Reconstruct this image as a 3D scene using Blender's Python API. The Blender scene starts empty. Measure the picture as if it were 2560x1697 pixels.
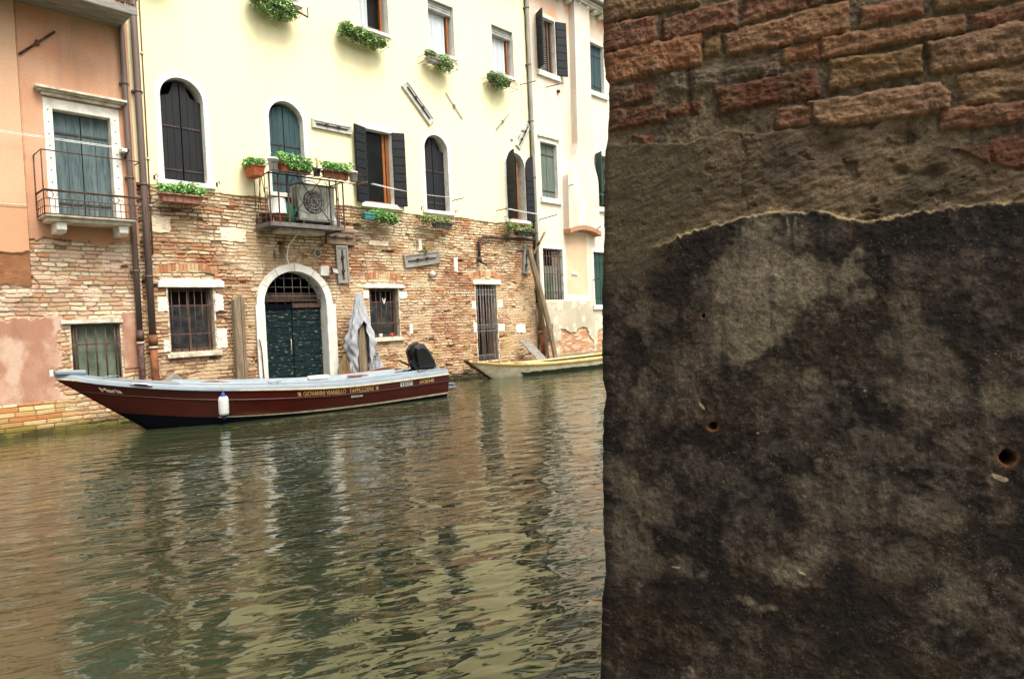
import bpy, math, random
import numpy as np
from mathutils import Vector, Matrix
random.seed(7)
SC = bpy.context.scene
COL = SC.collection
R = math.radians

# World frame: X runs along the house fronts, -Y is out over the canal, Z is up, water at Z = 0.
# ------------------------------------------------------------------ camera
FPX = 1650.0; CAMH = 1.65; AZ = R(43.3); PITCH = R(-1.87); ROLL = R(2.47); DIST = 13.814
def to_world(v):
    a, b, c = v
    return np.array([a*math.sin(AZ)+b*math.cos(AZ), -(a*math.cos(AZ)-b*math.sin(AZ)), c])
cp, sp, cr, sr = math.cos(PITCH), math.sin(PITCH), math.cos(ROLL), math.sin(ROLL)
_f = np.array([0, cp, sp]); _r = np.array([1, 0, 0.]); _u = np.array([0, -sp, cp])
FW = to_world(_f); RT = to_world(cr*_r - sr*_u); UP = to_world(sr*_r + cr*_u)
CAM = np.array([0, -DIST, CAMH])
def ray(px, py): return FW + RT*((px-1280)/FPX) + UP*((848.5-py)/FPX)
cam_d = bpy.data.cameras.new('camera'); cam = bpy.data.objects.new('camera', cam_d); COL.objects.link(cam)
cam_d.sensor_width = 36; cam_d.lens = 36*FPX/2560; cam_d.clip_end = 500; cam_d.clip_start = .05
m = Matrix([[RT[i], UP[i], -FW[i], CAM[i]] for i in range(3)] + [[0, 0, 0, 1]])
cam.matrix_world = m
SC.camera = cam

# ------------------------------------------------------------------ tags
def tag(o, label=None, cat=None, group=None, kind=None):
    if label: o['label'] = label
    if cat: o['category'] = cat
    if group: o['group'] = group
    if kind: o['kind'] = kind
    return o
def empty(name, loc, label=None, cat=None, group=None):
    o = bpy.data.objects.new(name, None); COL.objects.link(o); o.location = loc
    o.empty_display_size = .1
    tag(o, label, cat, group)
    return o
def attach(o, parent):
    if parent is not None:
        o.parent = parent
        pw = Matrix.Identity(4); p = parent
        ch = []
        while p is not None: ch.append(p); p = p.parent
        for q in reversed(ch): pw = pw @ q.matrix_parent_inverse @ Matrix.LocRotScale(q.location, q.rotation_euler, q.scale)
        o.matrix_parent_inverse = pw.inverted()
    return o

# ------------------------------------------------------------------ numpy noise
def h2(ix, iy, seed):
    with np.errstate(over='ignore'):
        x = (ix.astype(np.int64)*374761393 + iy.astype(np.int64)*668265263 + seed*974634777) & 0xFFFFFFFF
        x = ((x ^ (x >> 13))*1274126177) & 0xFFFFFFFF
        x = ((x ^ (x >> 15))*2246822519) & 0xFFFFFFFF
        x = x ^ (x >> 16)
    return (x & 0xFFFFFF)/float(0x1000000)
def vn(x, y, seed=0):
    x = np.asarray(x, float); y = np.asarray(y, float)
    ix = np.floor(x); iy = np.floor(y); fx = x-ix; fy = y-iy
    fx = fx*fx*fx*(fx*(fx*6-15)+10); fy = fy*fy*fy*(fy*(fy*6-15)+10)
    a = h2(ix, iy, seed); b = h2(ix+1, iy, seed); c = h2(ix, iy+1, seed); d = h2(ix+1, iy+1, seed)
    return (a*(1-fx)+b*fx)*(1-fy) + (c*(1-fx)+d*fx)*fy
def fbm(x, y, seed=0, o=4, g=.5):
    s = 0; amp = 1; t = 0; c, sn = math.cos(.6), math.sin(.6)
    for k in range(o):
        s = s+amp*vn(x, y, seed+k*17); t += amp; amp *= g
        x, y = (x*c-y*sn)*2.03+11.3, (x*sn+y*c)*2.03+4.7
    return s/t
def sst(a, b, x):
    t = np.clip((x-a)/(b-a), 0, 1); return t*t*(3-2*t)
def mixc(a, b, t):
    a = np.asarray(a, float); b = np.asarray(b, float)
    return a*(1-t[..., None]) + b*t[..., None]
def lin(r, g, b, k=1.0):
    f = lambda c: ((c/255+.055)/1.055)**2.4 if c > 10 else c/255/12.92
    return np.array([f(r)*k, f(g)*k, f(b)*k])
def rot(x, y, deg):
    c, s = math.cos(R(deg)), math.sin(R(deg)); return x*c+y*s, -x*s+y*c

# ------------------------------------------------------------------ materials
def new_mat(name):
    mt = bpy.data.materials.new(name); mt.use_nodes = True
    nt = mt.node_tree; b = nt.nodes['Principled BSDF']; return mt, nt, b
def N(nt, typ, **kw):
    n = nt.nodes.new(typ)
    for k, v in kw.items():
        if k.startswith('i_'): n.inputs[k[2:].replace('_', ' ')].default_value = v
        else: setattr(n, k, v)
    return n
def ramp(nt, src, p0, p1, c0=(0, 0, 0, 1), c1=(1, 1, 1, 1)):
    r = N(nt, 'ShaderNodeValToRGB'); e = r.color_ramp.elements
    e[0].position = p0; e[1].position = p1; e[0].color = c0; e[1].color = c1
    nt.links.new(src, r.inputs[0]); return r.outputs[0]
def coords(nt, scale):
    tc = N(nt, 'ShaderNodeTexCoord'); mp = N(nt, 'ShaderNodeMapping')
    mp.inputs['Scale'].default_value = scale
    nt.links.new(tc.outputs['Object'], mp.inputs['Vector']); return mp.outputs[0]
def mixn(nt, fac, a, b, mode='MIX'):
    x = N(nt, 'ShaderNodeMix', data_type='RGBA', blend_type=mode)
    for s, v in ((x.inputs[0], fac), (x.inputs[6], a), (x.inputs[7], b)):
        if isinstance(v, (int, float)): s.default_value = v
        elif isinstance(v, (tuple, list, np.ndarray)): s.default_value = tuple(v)[:3]+(1,)
        else: nt.links.new(v, s)
    return x.outputs[2]
def mat(name, c1, c2=None, scale=(6, 6, 6), lo=.35, hi=.65, rough=.8, bump=.3, bscale=60, metal=0, det=5, bdist=.004, c3=None, s3=(40, 40, 40), lo3=.6, hi3=.68, spec=.3):
    mt, nt, b = new_mat(name)
    c1 = tuple(c1)
    n1 = N(nt, 'ShaderNodeTexNoise', i_Scale=1.0, i_Detail=det, i_Roughness=.6)
    nt.links.new(coords(nt, scale), n1.inputs['Vector'])
    col = mixn(nt, ramp(nt, n1.outputs[0], lo, hi), c1, c2 if c2 is not None else tuple(x*.75 for x in c1))
    if c3 is not None:
        n3 = N(nt, 'ShaderNodeTexNoise', i_Scale=1.0, i_Detail=4, i_Roughness=.65)
        nt.links.new(coords(nt, s3), n3.inputs['Vector'])
        col = mixn(nt, ramp(nt, n3.outputs[0], lo3, hi3), col, c3)
    nt.links.new(col, b.inputs['Base Color'])
    b.inputs['Roughness'].default_value = rough; b.inputs['Metallic'].default_value = metal
    b.inputs['Specular IOR Level'].default_value = spec
    if bump:
        n2 = N(nt, 'ShaderNodeTexNoise', i_Scale=float(bscale), i_Detail=4)
        nt.links.new(coords(nt, (1, 1, 1)), n2.inputs['Vector'])
        bp = N(nt, 'ShaderNodeBump', i_Strength=float(bump), i_Distance=bdist)
        nt.links.new(n2.outputs[0], bp.inputs['Height']); nt.links.new(bp.outputs[0], b.inputs['Normal'])
    return mt
def attr_mat(name, fine=90, amt=.22, bump=.4, bdist=.003, rough=.92, trans=0, fine2=None):
    mt, nt, b = new_mat(name)
    at = N(nt, 'ShaderNodeAttribute', attribute_name='col')
    n1 = N(nt, 'ShaderNodeTexNoise', i_Scale=float(fine), i_Detail=5, i_Roughness=.7)
    nt.links.new(coords(nt, (1, 1, 1)), n1.inputs['Vector'])
    f = ramp(nt, n1.outputs[0], .3, .7, (1-amt,)*3+(1,), (1+amt,)*3+(1,))
    col = mixn(nt, 1.0, at.outputs['Color'], f, 'MULTIPLY')
    nt.links.new(col, b.inputs['Base Color'])
    b.inputs['Roughness'].default_value = rough; b.inputs['Specular IOR Level'].default_value = .25
    if bump:
        n2 = N(nt, 'ShaderNodeTexNoise', i_Scale=float(fine2 or fine*1.3), i_Detail=5, i_Roughness=.65)
        nt.links.new(coords(nt, (1, 1, 1)), n2.inputs['Vector'])
        bp = N(nt, 'ShaderNodeBump', i_Strength=float(bump), i_Distance=bdist)
        nt.links.new(n2.outputs[0], bp.inputs['Height']); nt.links.new(bp.outputs[0], b.inputs['Normal'])
    if trans:
        b.inputs['Subsurface Weight'].default_value = 0
    return mt
def near_mat():
    mt, nt, b = new_mat('old_masonry'); at = N(nt, 'ShaderNodeAttribute', attribute_name='col'); col = at.outputs['Color']; hs = []
    for sc, lo, hi, amt, w in ((55, .34, .66, .16, .0030), (170, .32, .68, .34, .0022), (520, .30, .70, .42, .0011)):
        n1 = N(nt, 'ShaderNodeTexNoise', i_Scale=float(sc), i_Detail=4, i_Roughness=.7); nt.links.new(coords(nt, (1, 1, 1)), n1.inputs['Vector'])
        col = mixn(nt, 1.0, col, ramp(nt, n1.outputs[0], lo, hi, (1-amt,)*3+(1,), (1+amt,)*3+(1,)), 'MULTIPLY')
        mu = N(nt, 'ShaderNodeMath', operation='MULTIPLY'); mu.inputs[1].default_value = w; nt.links.new(n1.outputs[0], mu.inputs[0])
        if hs: ad = N(nt, 'ShaderNodeMath', operation='ADD'); nt.links.new(hs[-1], ad.inputs[0]); nt.links.new(mu.outputs[0], ad.inputs[1]); hs.append(ad.outputs[0])
        else: hs.append(mu.outputs[0])
    # pale salt grains
    n3 = N(nt, 'ShaderNodeTexVoronoi', i_Scale=190.0); nt.links.new(coords(nt, (1, 1, 1)), n3.inputs['Vector'])
    n4 = N(nt, 'ShaderNodeTexNoise', i_Scale=14.0, i_Detail=4); nt.links.new(coords(nt, (1, 1, 1)), n4.inputs['Vector'])
    g = N(nt, 'ShaderNodeMath', operation='MULTIPLY'); nt.links.new(ramp(nt, n3.outputs['Distance'], .10, .24, (1, 1, 1, 1), (0, 0, 0, 1)), g.inputs[0]); nt.links.new(ramp(nt, n4.outputs[0], .48, .66), g.inputs[1])
    g2 = N(nt, 'ShaderNodeMath', operation='MULTIPLY'); nt.links.new(g.outputs[0], g2.inputs[0]); g2.inputs[1].default_value = .45
    col = mixn(nt, g2.outputs[0], col, (.30, .25, .18))
    nt.links.new(col, b.inputs['Base Color']); b.inputs['Roughness'].default_value = .92; b.inputs['Specular IOR Level'].default_value = .2
    bp = N(nt, 'ShaderNodeBump', i_Strength=1.0, i_Distance=1.0); nt.links.new(hs[-1], bp.inputs['Height']); nt.links.new(bp.outputs[0], b.inputs['Normal'])
    return mt
M = {}
def defmats():
    M['wall'] = attr_mat('weathered_wall', 45, .16, .35, .004)
    M['near'] = near_mat()
    M['leaf'] = attr_mat('leaf_green', 30, .15, 0, rough=.6)
    M['stone'] = mat('white_istrian_stone', lin(236, 233, 222, .86), lin(196, 188, 170, .8), (5, 5, 5), .45, .8, .8, .3, 50, c3=lin(120, 112, 98), s3=(14, 14, 9), lo3=.66, hi3=.82)
    M['stone_worn'] = mat('worn_stone', lin(226, 218, 200, .85), lin(170, 155, 128, .8), (7, 7, 7), .4, .7, .85, .6, 40, c3=lin(120, 100, 78), s3=(16, 16, 10), lo3=.6, hi3=.75, bdist=.01)
    M['black'] = mat('dark_shutter_paint', lin(14, 17, 20), lin(22, 26, 29), (30, 30, 3), .4, .7, .6, .25, 120, c3=lin(74, 76, 76), s3=(70, 70, 14), lo3=.68, hi3=.82, spec=.3)
    M['bluegrey'] = mat('weathered_blue_paint', lin(70, 88, 90), lin(98, 113, 114), (14, 14, 1.6), .35, .65, .75, .3, 100, c3=lin(46, 58, 62), s3=(26, 26, 3), lo3=.5, hi3=.75)
    M['tealgrey'] = mat('dull_teal_paint', lin(36, 58, 64), lin(50, 74, 78), (14, 14, 2), .35, .65, .7, .3, 100, c3=lin(110, 125, 122), s3=(60, 60, 40), lo3=.66, hi3=.75)
    M['greenshut'] = mat('grey_green_paint', lin(78, 92, 80), lin(98, 108, 96), (12, 12, 2), .35, .65, .7, .3, 100)
    M['green'] = mat('dark_green_paint', lin(30, 58, 50), lin(40, 70, 60), (12, 12, 2), .35, .65, .6, .2, 100)
    M['door'] = mat('peeling_door_paint', lin(8, 28, 32), lin(18, 40, 42), (5, 5, 14), .4, .7, .75, .5, 60, c3=lin(132, 120, 94), s3=(9, 9, 30), lo3=.60, hi3=.66, bdist=.003, spec=.15)
    M['plategrey'] = mat('pale_zinc_plate', lin(186, 186, 178), lin(158, 156, 148), (5, 5, 5), .35, .7, .7, .3, 60)
    M['wood'] = mat('grey_weathered_wood', lin(142, 127, 104), lin(104, 88, 68), (30, 30, 2.5), .35, .65, .9, .8, 60, c3=lin(78, 62, 46), s3=(60, 60, 3), lo3=.6, hi3=.72, bdist=.01)
    M['greywood'] = mat('grey_board', lin(150, 146, 138), lin(112, 108, 100), (3, 30, 40), .35, .65, .85, .5, 70, bdist=.005)
    M['brownwood'] = mat('brown_grey_board', lin(140, 118, 100), lin(104, 84, 70), (4, 30, 40), .35, .65, .85, .5, 70, bdist=.005)
    M['sash'] = mat('varnished_sash_wood', lin(150, 92, 48), lin(112, 66, 34), (20, 20, 4), .35, .65, .45, .1, 100)
    M['sashold'] = mat('old_sash_wood', lin(98, 76, 60), lin(72, 54, 44), (20, 20, 4), .35, .65, .8, .3, 100)
    M['iron'] = mat('rusty_iron', lin(98, 74, 66), lin(70, 50, 44), (12, 12, 12), .4, .6, .75, .4, 120, metal=.2)
    M['irondark'] = mat('dark_iron', lin(58, 54, 54), lin(84, 66, 58), (10, 10, 10), .45, .65, .6, .3, 120, metal=.3)
    M['irongrey'] = mat('grey_painted_iron', lin(108, 106, 104), lin(80, 66, 58), (9, 9, 9), .45, .7, .65, .2, 120, metal=.1)
    M['rust'] = mat('orange_rust', lin(136, 82, 50), lin(96, 60, 44), (10, 10, 6), .4, .6, .9, .5, 80)
    M['pipe'] = mat('brown_painted_pipe', lin(98, 80, 72), lin(84, 70, 64), (9, 9, 2), .4, .7, .6, .2, 60, c3=lin(130, 112, 98), s3=(20, 20, 3), lo3=.65, hi3=.8)
    M['pipegrey'] = mat('grey_green_pipe', lin(120, 118, 108), lin(98, 92, 84), (9, 9, 2), .4, .7, .6, .2, 60)
    M['terracotta'] = mat('terracotta', lin(176, 98, 62), lin(148, 78, 50), (9, 9, 9), .4, .6, .85, .3, 80, c3=lin(205, 160, 130), s3=(18, 18, 18), lo3=.6, hi3=.75)
    M['pinkclay'] = mat('faded_clay', lin(178, 124, 104), lin(150, 100, 82), (9, 9, 9), .4, .6, .85, .3, 80)
    M['white'] = mat('white_paint', lin(232, 232, 228, .9), lin(212, 212, 206, .9), (5, 5, 5), .4, .7, .5, .1, 60)
    M['acwhite'] = mat('dirty_white_metal', lin(162, 166, 154), lin(124, 128, 116), (8, 8, 3), .4, .7, .5, .1, 60)
    M['dark'] = mat('painted_dark_backing', lin(20, 18, 16), lin(26, 24, 22), rough=.9, bump=0)  # near-black colour stands in for the shade inside openings
    M['brownbacking'] = mat('painted_dim_backing', lin(66, 42, 26), lin(40, 26, 18), (3, 3, 3), rough=.9, bump=0)  # dark brown colour stands in for a dim interior
    M['glass'] = mat('dusty_glass', lin(34, 36, 40), lin(78, 78, 76), (3, 3, 4), .42, .75, .2, .05, 12, spec=.3)
    M['glassdk'] = mat('dark_glass', lin(12, 14, 14), lin(22, 26, 20), (3, 3, 3), .4, .7, .3, .03, 8, spec=.1)
    M['glassgr'] = mat('mesh_screen', lin(74, 86, 70), lin(118, 128, 110), (5, 5, 2.4), .35, .7, .6, .4, 200)
    M['curtain'] = mat('net_curtain', lin(196, 202, 204), lin(160, 168, 172), (60, 60, .6), .4, .65, .9, .2, 60)
    M['steel'] = mat('grey_roller_box', lin(176, 176, 172), lin(150, 150, 146), (5, 5, 5), .4, .6, .5, .05, 60)
    M['tarp'] = mat('grey_tarpaulin', lin(158, 160, 164), lin(146, 148, 152), (4, 4, 2), .4, .6, .7, .2, 300)
    M['net'] = mat('old_netting', lin(140, 124, 96), lin(100, 86, 64), (30, 30, 30), .4, .6, .95, .6, 90, bdist=.01)
    M['hullred'] = mat('dark_red_gelcoat', lin(70, 22, 17), lin(60, 18, 14), (3, 3, 8), .35, .7, .25, .03, 20, c3=lin(122, 62, 50), s3=(3, 3, 60), lo3=.72, hi3=.9)
    M['hullblue'] = mat('navy_antifoul', lin(9, 13, 24), lin(7, 9, 14), (5, 5, 5), .35, .7, .85, .1, 40, spec=.08, c3=lin(112, 96, 84), s3=(5, 5, 9), lo3=.72, hi3=.76)
    M['gel'] = mat('pale_grey_gelcoat', lin(132, 142, 150), lin(118, 127, 134), (4, 4, 8), .4, .75, .4, .03, 20, c3=lin(140, 132, 118), s3=(9, 9, 30), lo3=.68, hi3=.85)
    M['rubrail'] = mat('cream_rubbing_strip', lin(208, 196, 170, .85), lin(150, 124, 96), (9, 9, 30), .4, .75, .5, .1, 60)
    M['redpad'] = mat('brown_varnish', lin(140, 84, 50), lin(110, 64, 40), (8, 8, 8), .4, .6, .4, .1, 60)
    M['cowl'] = mat('gloss_black_cowl', lin(10, 11, 14), lin(8, 9, 11), rough=.14, bump=0, spec=.5)
    M['blackp'] = mat('black_plastic', lin(24, 24, 26), lin(34, 34, 36), rough=.5, bump=0)
    M['orange'] = mat('red_orange_plastic', lin(200, 72, 40), lin(180, 60, 34), rough=.5, bump=0)
    M['alu'] = mat('grey_alloy', lin(120, 124, 130), lin(150, 152, 156), rough=.35, bump=0, metal=.6)
    M['boatyellow'] = mat('worn_yellow_paint', lin(198, 166, 92), lin(160, 128, 70), (5, 5, 9), .35, .7, .6, .3, 60, c3=lin(186, 172, 140), s3=(9, 9, 16), lo3=.56, hi3=.66)
    M['boatwhite'] = mat('chalky_white_hull', lin(188, 180, 156), lin(154, 144, 118), (4, 4, 6), .4, .7, .7, .2, 60, c3=lin(110, 104, 70), s3=(6, 6, 12), lo3=.64, hi3=.78)
    M['boatdeck'] = mat('faded_cream_deck', lin(190, 176, 138), lin(184, 152, 84), (3, 3, 3), .45, .6, .75, .2, 60)
    M['boatbrown'] = mat('bare_brown_stem', lin(104, 76, 52), lin(74, 54, 40), (9, 9, 9), .4, .6, .85, .4, 60)
    M['algae'] = mat('dark_algae', lin(22, 30, 18), lin(34, 44, 22), (9, 9, 9), .4, .6, .9, .8, 60, bdist=.02)
    M['fender'] = mat('white_vinyl', lin(226, 228, 226, .9), lin(206, 206, 200, .9), rough=.35, bump=0)
    M['blue'] = mat('blue_vinyl', lin(40, 62, 140), lin(30, 50, 120), rough=.4, bump=0)
    M['gold'] = mat('gold_lettering', lin(186, 152, 98), lin(172, 138, 88), rough=.5, bump=0)
    M['cream'] = mat('cream_lettering', lin(232, 218, 190), lin(220, 204, 176), rough=.5, bump=0)
    M['ink'] = mat('black_ink', lin(22, 22, 24), lin(30, 30, 32), rough=.6, bump=0)
    M['plate'] = mat('white_plate', lin(214, 214, 208, .9), lin(196, 196, 190, .9), rough=.5, bump=0)
    M['wire'] = mat('pale_line', lin(226, 226, 222), lin(196, 196, 190), rough=.6, bump=0)
    M['cable'] = mat('brown_cable', lin(120, 84, 62), lin(96, 66, 50), rough=.7, bump=0)
    M['teal'] = mat('teal_plastic', lin(70, 156, 150), lin(54, 132, 128), rough=.5, bump=0)
    M['greenp'] = mat('green_plastic', lin(34, 116, 88), lin(28, 98, 74), rough=.5, bump=0)
    M['greyp'] = mat('grey_planter', lin(96, 94, 88), lin(70, 68, 62), (9, 9, 9), rough=.7, bump=.1)
    M['tiles'] = mat('roof_tile_clay', lin(186, 120, 84), lin(140, 84, 58), (9, 9, 9), .4, .6, .9, .5, 60)
    M['orangebrick'] = mat('orange_brick_arch', lin(172, 132, 100), lin(148, 106, 78), (16, 16, 16), .4, .6, .9, .5, 60)
    M['shell'] = mat('plain_render', lin(196, 180, 150), lin(176, 160, 130), (2, 2, 2), rough=.95, bump=.2)
    M['straw'] = mat('dry_twig', lin(150, 120, 80), lin(120, 94, 60), rough=.9, bump=0)

# ------------------------------------------------------------------ mesh builder
class MB:
    def __init__(s): s.v = []; s.f = []; s.sm = []
    def add(s, vs, fs, smooth=False):
        b = len(s.v); s.v += [tuple(map(float, p)) for p in vs]
        s.f += [tuple(i+b for i in q) for q in fs]; s.sm += [smooth]*len(fs); return s
    def box(s, x0, x1, y0, y1, z0, z1):
        return s.add([(x0,y0,z0),(x1,y0,z0),(x1,y1,z0),(x0,y1,z0),(x0,y0,z1),(x1,y0,z1),(x1,y1,z1),(x0,y1,z1)],
                     [(0,3,2,1),(4,5,6,7),(0,1,5,4),(1,2,6,5),(2,3,7,6),(3,0,4,7)])
    def obox(s, c, sx, sy, sz, mtx):
        vs = [Vector(c)+mtx@Vector((x*sx/2, y*sy/2, z*sz/2)) for z in (-1, 1) for (x, y) in ((-1,-1),(1,-1),(1,1),(-1,1))]
        return s.add(vs, [(0,3,2,1),(4,5,6,7),(0,1,5,4),(1,2,6,5),(2,3,7,6),(3,0,4,7)])
    def bar(s, a, b, w, h=None, up=(0, 0, 1)):
        a = Vector(a); b = Vector(b); d = (b-a); L = d.length; d.normalize()
        u = Vector(up)
        if abs(d.dot(u)) > .98: u = Vector((0, 1, 0))
        x = d.cross(u).normalized(); z = x.cross(d)
        mt = Matrix((x, d, z)).transposed()
        return s.obox((a+b)/2, w, L, h or w, mt)
    def tube(s, pts, r, n=8, caps=True, closed=False):
        pts = [Vector(p) for p in pts]; rs = r if isinstance(r, (list, tuple)) else [r]*len(pts)
        vs = []; prev = None
        for i, p in enumerate(pts):
            if closed: t = pts[(i+1) % len(pts)]-pts[i-1]
            else: t = pts[min(i+1, len(pts)-1)]-pts[max(i-1, 0)]
            t.normalize()
            if prev is None:
                u = Vector((0, 0, 1)) if abs(t.z) < .9 else Vector((0, 1, 0))
                a = t.cross(u).normalized()
            else:
                a = (prev - t*prev.dot(t)).normalized()
            prev = a; b = t.cross(a)
            vs += [p+(a*math.cos(2*math.pi*k/n)+b*math.sin(2*math.pi*k/n))*rs[i] for k in range(n)]
        fs = []
        m_ = len(pts)
        for i in range(m_ if closed else m_-1):
            j = (i+1) % m_
            fs += [(i*n+k, i*n+(k+1) % n, j*n+(k+1) % n, j*n+k) for k in range(n)]
        s.add(vs, fs, n > 5)
        if caps and not closed:
            b = len(s.v)-len(vs)
            s.f += [tuple(b+k for k in reversed(range(n))), tuple(b+(m_-1)*n+k for k in range(n))]; s.sm += [False]*2
        return s
    def lathe(s, c, prof, n=20, axis='z'):
        vs = []
        for (r, z) in prof:
            for k in range(n):
                a = 2*math.pi*k/n
                if axis == 'z': vs.append((c[0]+r*math.cos(a), c[1]+r*math.sin(a), c[2]+z))
                elif axis == 'y': vs.append((c[0]+r*math.cos(a), c[1]+z, c[2]+r*math.sin(a)))
        fs = []
        for i in range(len(prof)-1):
            fs += [(i*n+k, i*n+(k+1) % n, (i+1)*n+(k+1) % n, (i+1)*n+k) for k in range(n)]
        s.add(vs, fs, True)
        b = len(s.v)-len(vs)
        s.f += [tuple(b+k for k in reversed(range(n))), tuple(b+(len(prof)-1)*n+k for k in range(n))]; s.sm += [False]*2
        return s
    def prism(s, outline, y0, y1):       # outline in (x,z), extruded along y
        n = len(outline)
        vs = [(x, y0, z) for x, z in outline] + [(x, y1, z) for x, z in outline]
        fs = [tuple(range(n)), tuple(range(2*n-1, n-1, -1))] + [(i, n+i, n+(i+1) % n, (i+1) % n) for i in range(n)]
        return s.add(vs, fs)
    def strip(s, inner, outer, y0, y1):  # open ring between two (x,z) polylines, extruded along y
        n = len(inner)
        vs = [(x, y, z) for y in (y0, y1) for x, z in inner] + [(x, y, z) for y in (y0, y1) for x, z in outer]
        I0, I1, O0, O1 = 0, n, 2*n, 3*n; fs = []
        for i in range(n-1):
            fs += [(I0+i, O0+i, O0+i+1, I0+i+1), (I1+i+1, O1+i+1, O1+i, I1+i), (I0+i+1, I1+i+1, I1+i, I0+i), (O0+i, O1+i, O1+i+1, O0+i+1)]
        fs += [(I0, I1, O1, O0), (I0+n-1, O0+n-1, O1+n-1, I1+n-1)]
        return s.add(vs, fs)
    def grid(s, P, smooth=True, flip=False):     # P: rows of points
        r = len(P); c = len(P[0]); vs = [p for row in P for p in row]
        fs = [((i*c+j, i*c+j+1, (i+1)*c+j+1, (i+1)*c+j) if not flip else (i*c+j, (i+1)*c+j, (i+1)*c+j+1, i*c+j+1)) for i in range(r-1) for j in range(c-1)]
        return s.add(vs, fs, smooth)
    def build(s, name, mt, parent=None, bevel=0, fix=True, split=False):
        if split:                       # every separate piece becomes an object of its own
            par = list(range(len(s.v)))
            def fd(i):
                while par[i] != i: par[i] = par[par[i]]; i = par[i]
                return i
            for f in s.f:
                for q in f[1:]: par[fd(q)] = fd(f[0])
            comps = {}
            for i, f in enumerate(s.f): comps.setdefault(fd(f[0]), []).append(i)
            for idx in comps.values():
                used = sorted({q for i in idx for q in s.f[i]}); mp = {q: k for k, q in enumerate(used)}
                mb = MB(); mb.v = [s.v[q] for q in used]; mb.f = [tuple(mp[q] for q in s.f[i]) for i in idx]; mb.sm = [s.sm[i] for i in idx]
                o = mb.build(name, mt, parent, bevel, fix)
            return o
        me = bpy.data.meshes.new(name)
        me.from_pydata(s.v, [], s.f); me.polygons.foreach_set('use_smooth', s.sm)
        if fix:
            import bmesh
            bm = bmesh.new(); bm.from_mesh(me); bmesh.ops.recalc_face_normals(bm, faces=bm.faces); bm.to_mesh(me); bm.free()
        me.materials.append(M[mt] if isinstance(mt, str) else mt)
        o = bpy.data.objects.new(name, me); COL.objects.link(o)
        if bevel:
            b = o.modifiers.new('bevel', 'BEVEL'); b.width = bevel; b.segments = 2; b.limit_method = 'ANGLE'; b.angle_limit = R(40)
        attach(o, parent)
        return o
def np_mesh(name, V, F, cols, mt, parent=None, smooth=False):
    me = bpy.data.meshes.new(name); n = len(V); k = F.shape[1]
    me.vertices.add(n); me.vertices.foreach_set('co', V.astype(np.float32).ravel())
    me.loops.add(F.size); me.loops.foreach_set('vertex_index', F.astype(np.int32).ravel())
    me.polygons.add(len(F)); me.polygons.foreach_set('loop_start', np.arange(0, F.size, k, dtype=np.int32))
    me.polygons.foreach_set('loop_total', np.full(len(F), k, dtype=np.int32))
    me.polygons.foreach_set('use_smooth', np.full(len(F), smooth))
    me.update(calc_edges=True)
    a = me.attributes.new('col', 'FLOAT_COLOR', 'POINT')
    c = np.ones((n, 4), np.float32); c[:, :3] = np.clip(cols, 0, 1); a.data.foreach_set('color', c.ravel())
    me.materials.append(M[mt]); me.validate()
    o = bpy.data.objects.new(name, me); COL.objects.link(o); attach(o, parent)
    return o
def lines(segs, snaps=()):
    L = []
    for a, b, st in segs:
        k = max(1, int(round((b-a)/st))); L += [a+(b-a)*i/k for i in range(k)]
    L.append(segs[-1][1]); L = np.array(sorted(L))
    for q in snaps:
        if L[0] < q < L[-1]:
            i = np.argmin(abs(L-q)); L[i] = q
    return np.unique(np.round(L, 5))
def wall_mesh(name, ul, vl, func, holes, parent, y=0):
    U, V = np.meshgrid(ul, vl); out, col = func(U, V)
    P = np.stack([U, y-out, V], -1).reshape(-1, 3)
    nu, nv = len(ul), len(vl)
    I = np.arange(nu*nv).reshape(nv, nu)
    F = np.stack([I[:-1, :-1], I[:-1, 1:], I[1:, 1:], I[1:, :-1]], -1).reshape(-1, 4)
    cu = (U[:-1, :-1]+U[1:, 1:]).ravel()/2; cv = (V[:-1, :-1]+V[1:, 1:]).ravel()/2
    keep = np.ones(len(F), bool)
    for h in holes:
        x0, x1, z0, z1 = h[:4]
        ins = (cu > x0) & (cu < x1) & (cv > z0) & (cv < z1)
        if len(h) > 4:   # arch: z1 is the crown, h[4] the springing
            cx = (x0+x1)/2; a = (x1-x0)/2; b = z1-h[4]
            ins &= (cv < h[4]) | (((cu-cx)/a)**2+((cv-h[4])/b)**2 < 1)
        keep &= ~ins
    return np_mesh(name, P, F[keep], col.reshape(-1, 3), 'wall', parent)
def bricks(u, v, pitch, length, seed, mort=.011, warp=.006):
    wu = u+(fbm(u*9, v*9, seed+50, 2)-.5)*warp*3; wv = v+(fbm(u*5, v*9, seed+60, 3)-.5)*warp*2.4+(vn(u*.7, v*.7, seed+61)-.5)*.03
    p = wv/pitch; r = np.floor(p); fr = p-r
    off = h2(r, r*0, seed)
    lf = length*(.85+.35*h2(r, r*0+3, seed))
    q = wu/lf+off*7; i = np.floor(q)
    def bd(k): return k+(h2(k, r, seed+5)-.5)*.55
    b0 = bd(i); b1 = bd(i+1)
    i = np.where(q < b0, i-1, np.where(q >= b1, i+1, i)); b0 = bd(i); b1 = bd(i+1)
    dx = np.minimum(q-b0, b1-q)*lf; dz = np.minimum(fr, 1-fr)*pitch
    d = np.minimum(dx, dz)
    msk = sst(mort*.25, mort*.8, d)
    return msk, h2(i, r, seed+9), h2(i, r, seed+10), h2(i, r, seed+11), d
def pick(rnd, cols, w):
    w = np.cumsum(np.array(w, float)/sum(w)); idx = np.searchsorted(w, np.clip(rnd, 0, .9999)); return np.array(cols)[np.clip(idx, 0, len(cols)-1)]
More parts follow.
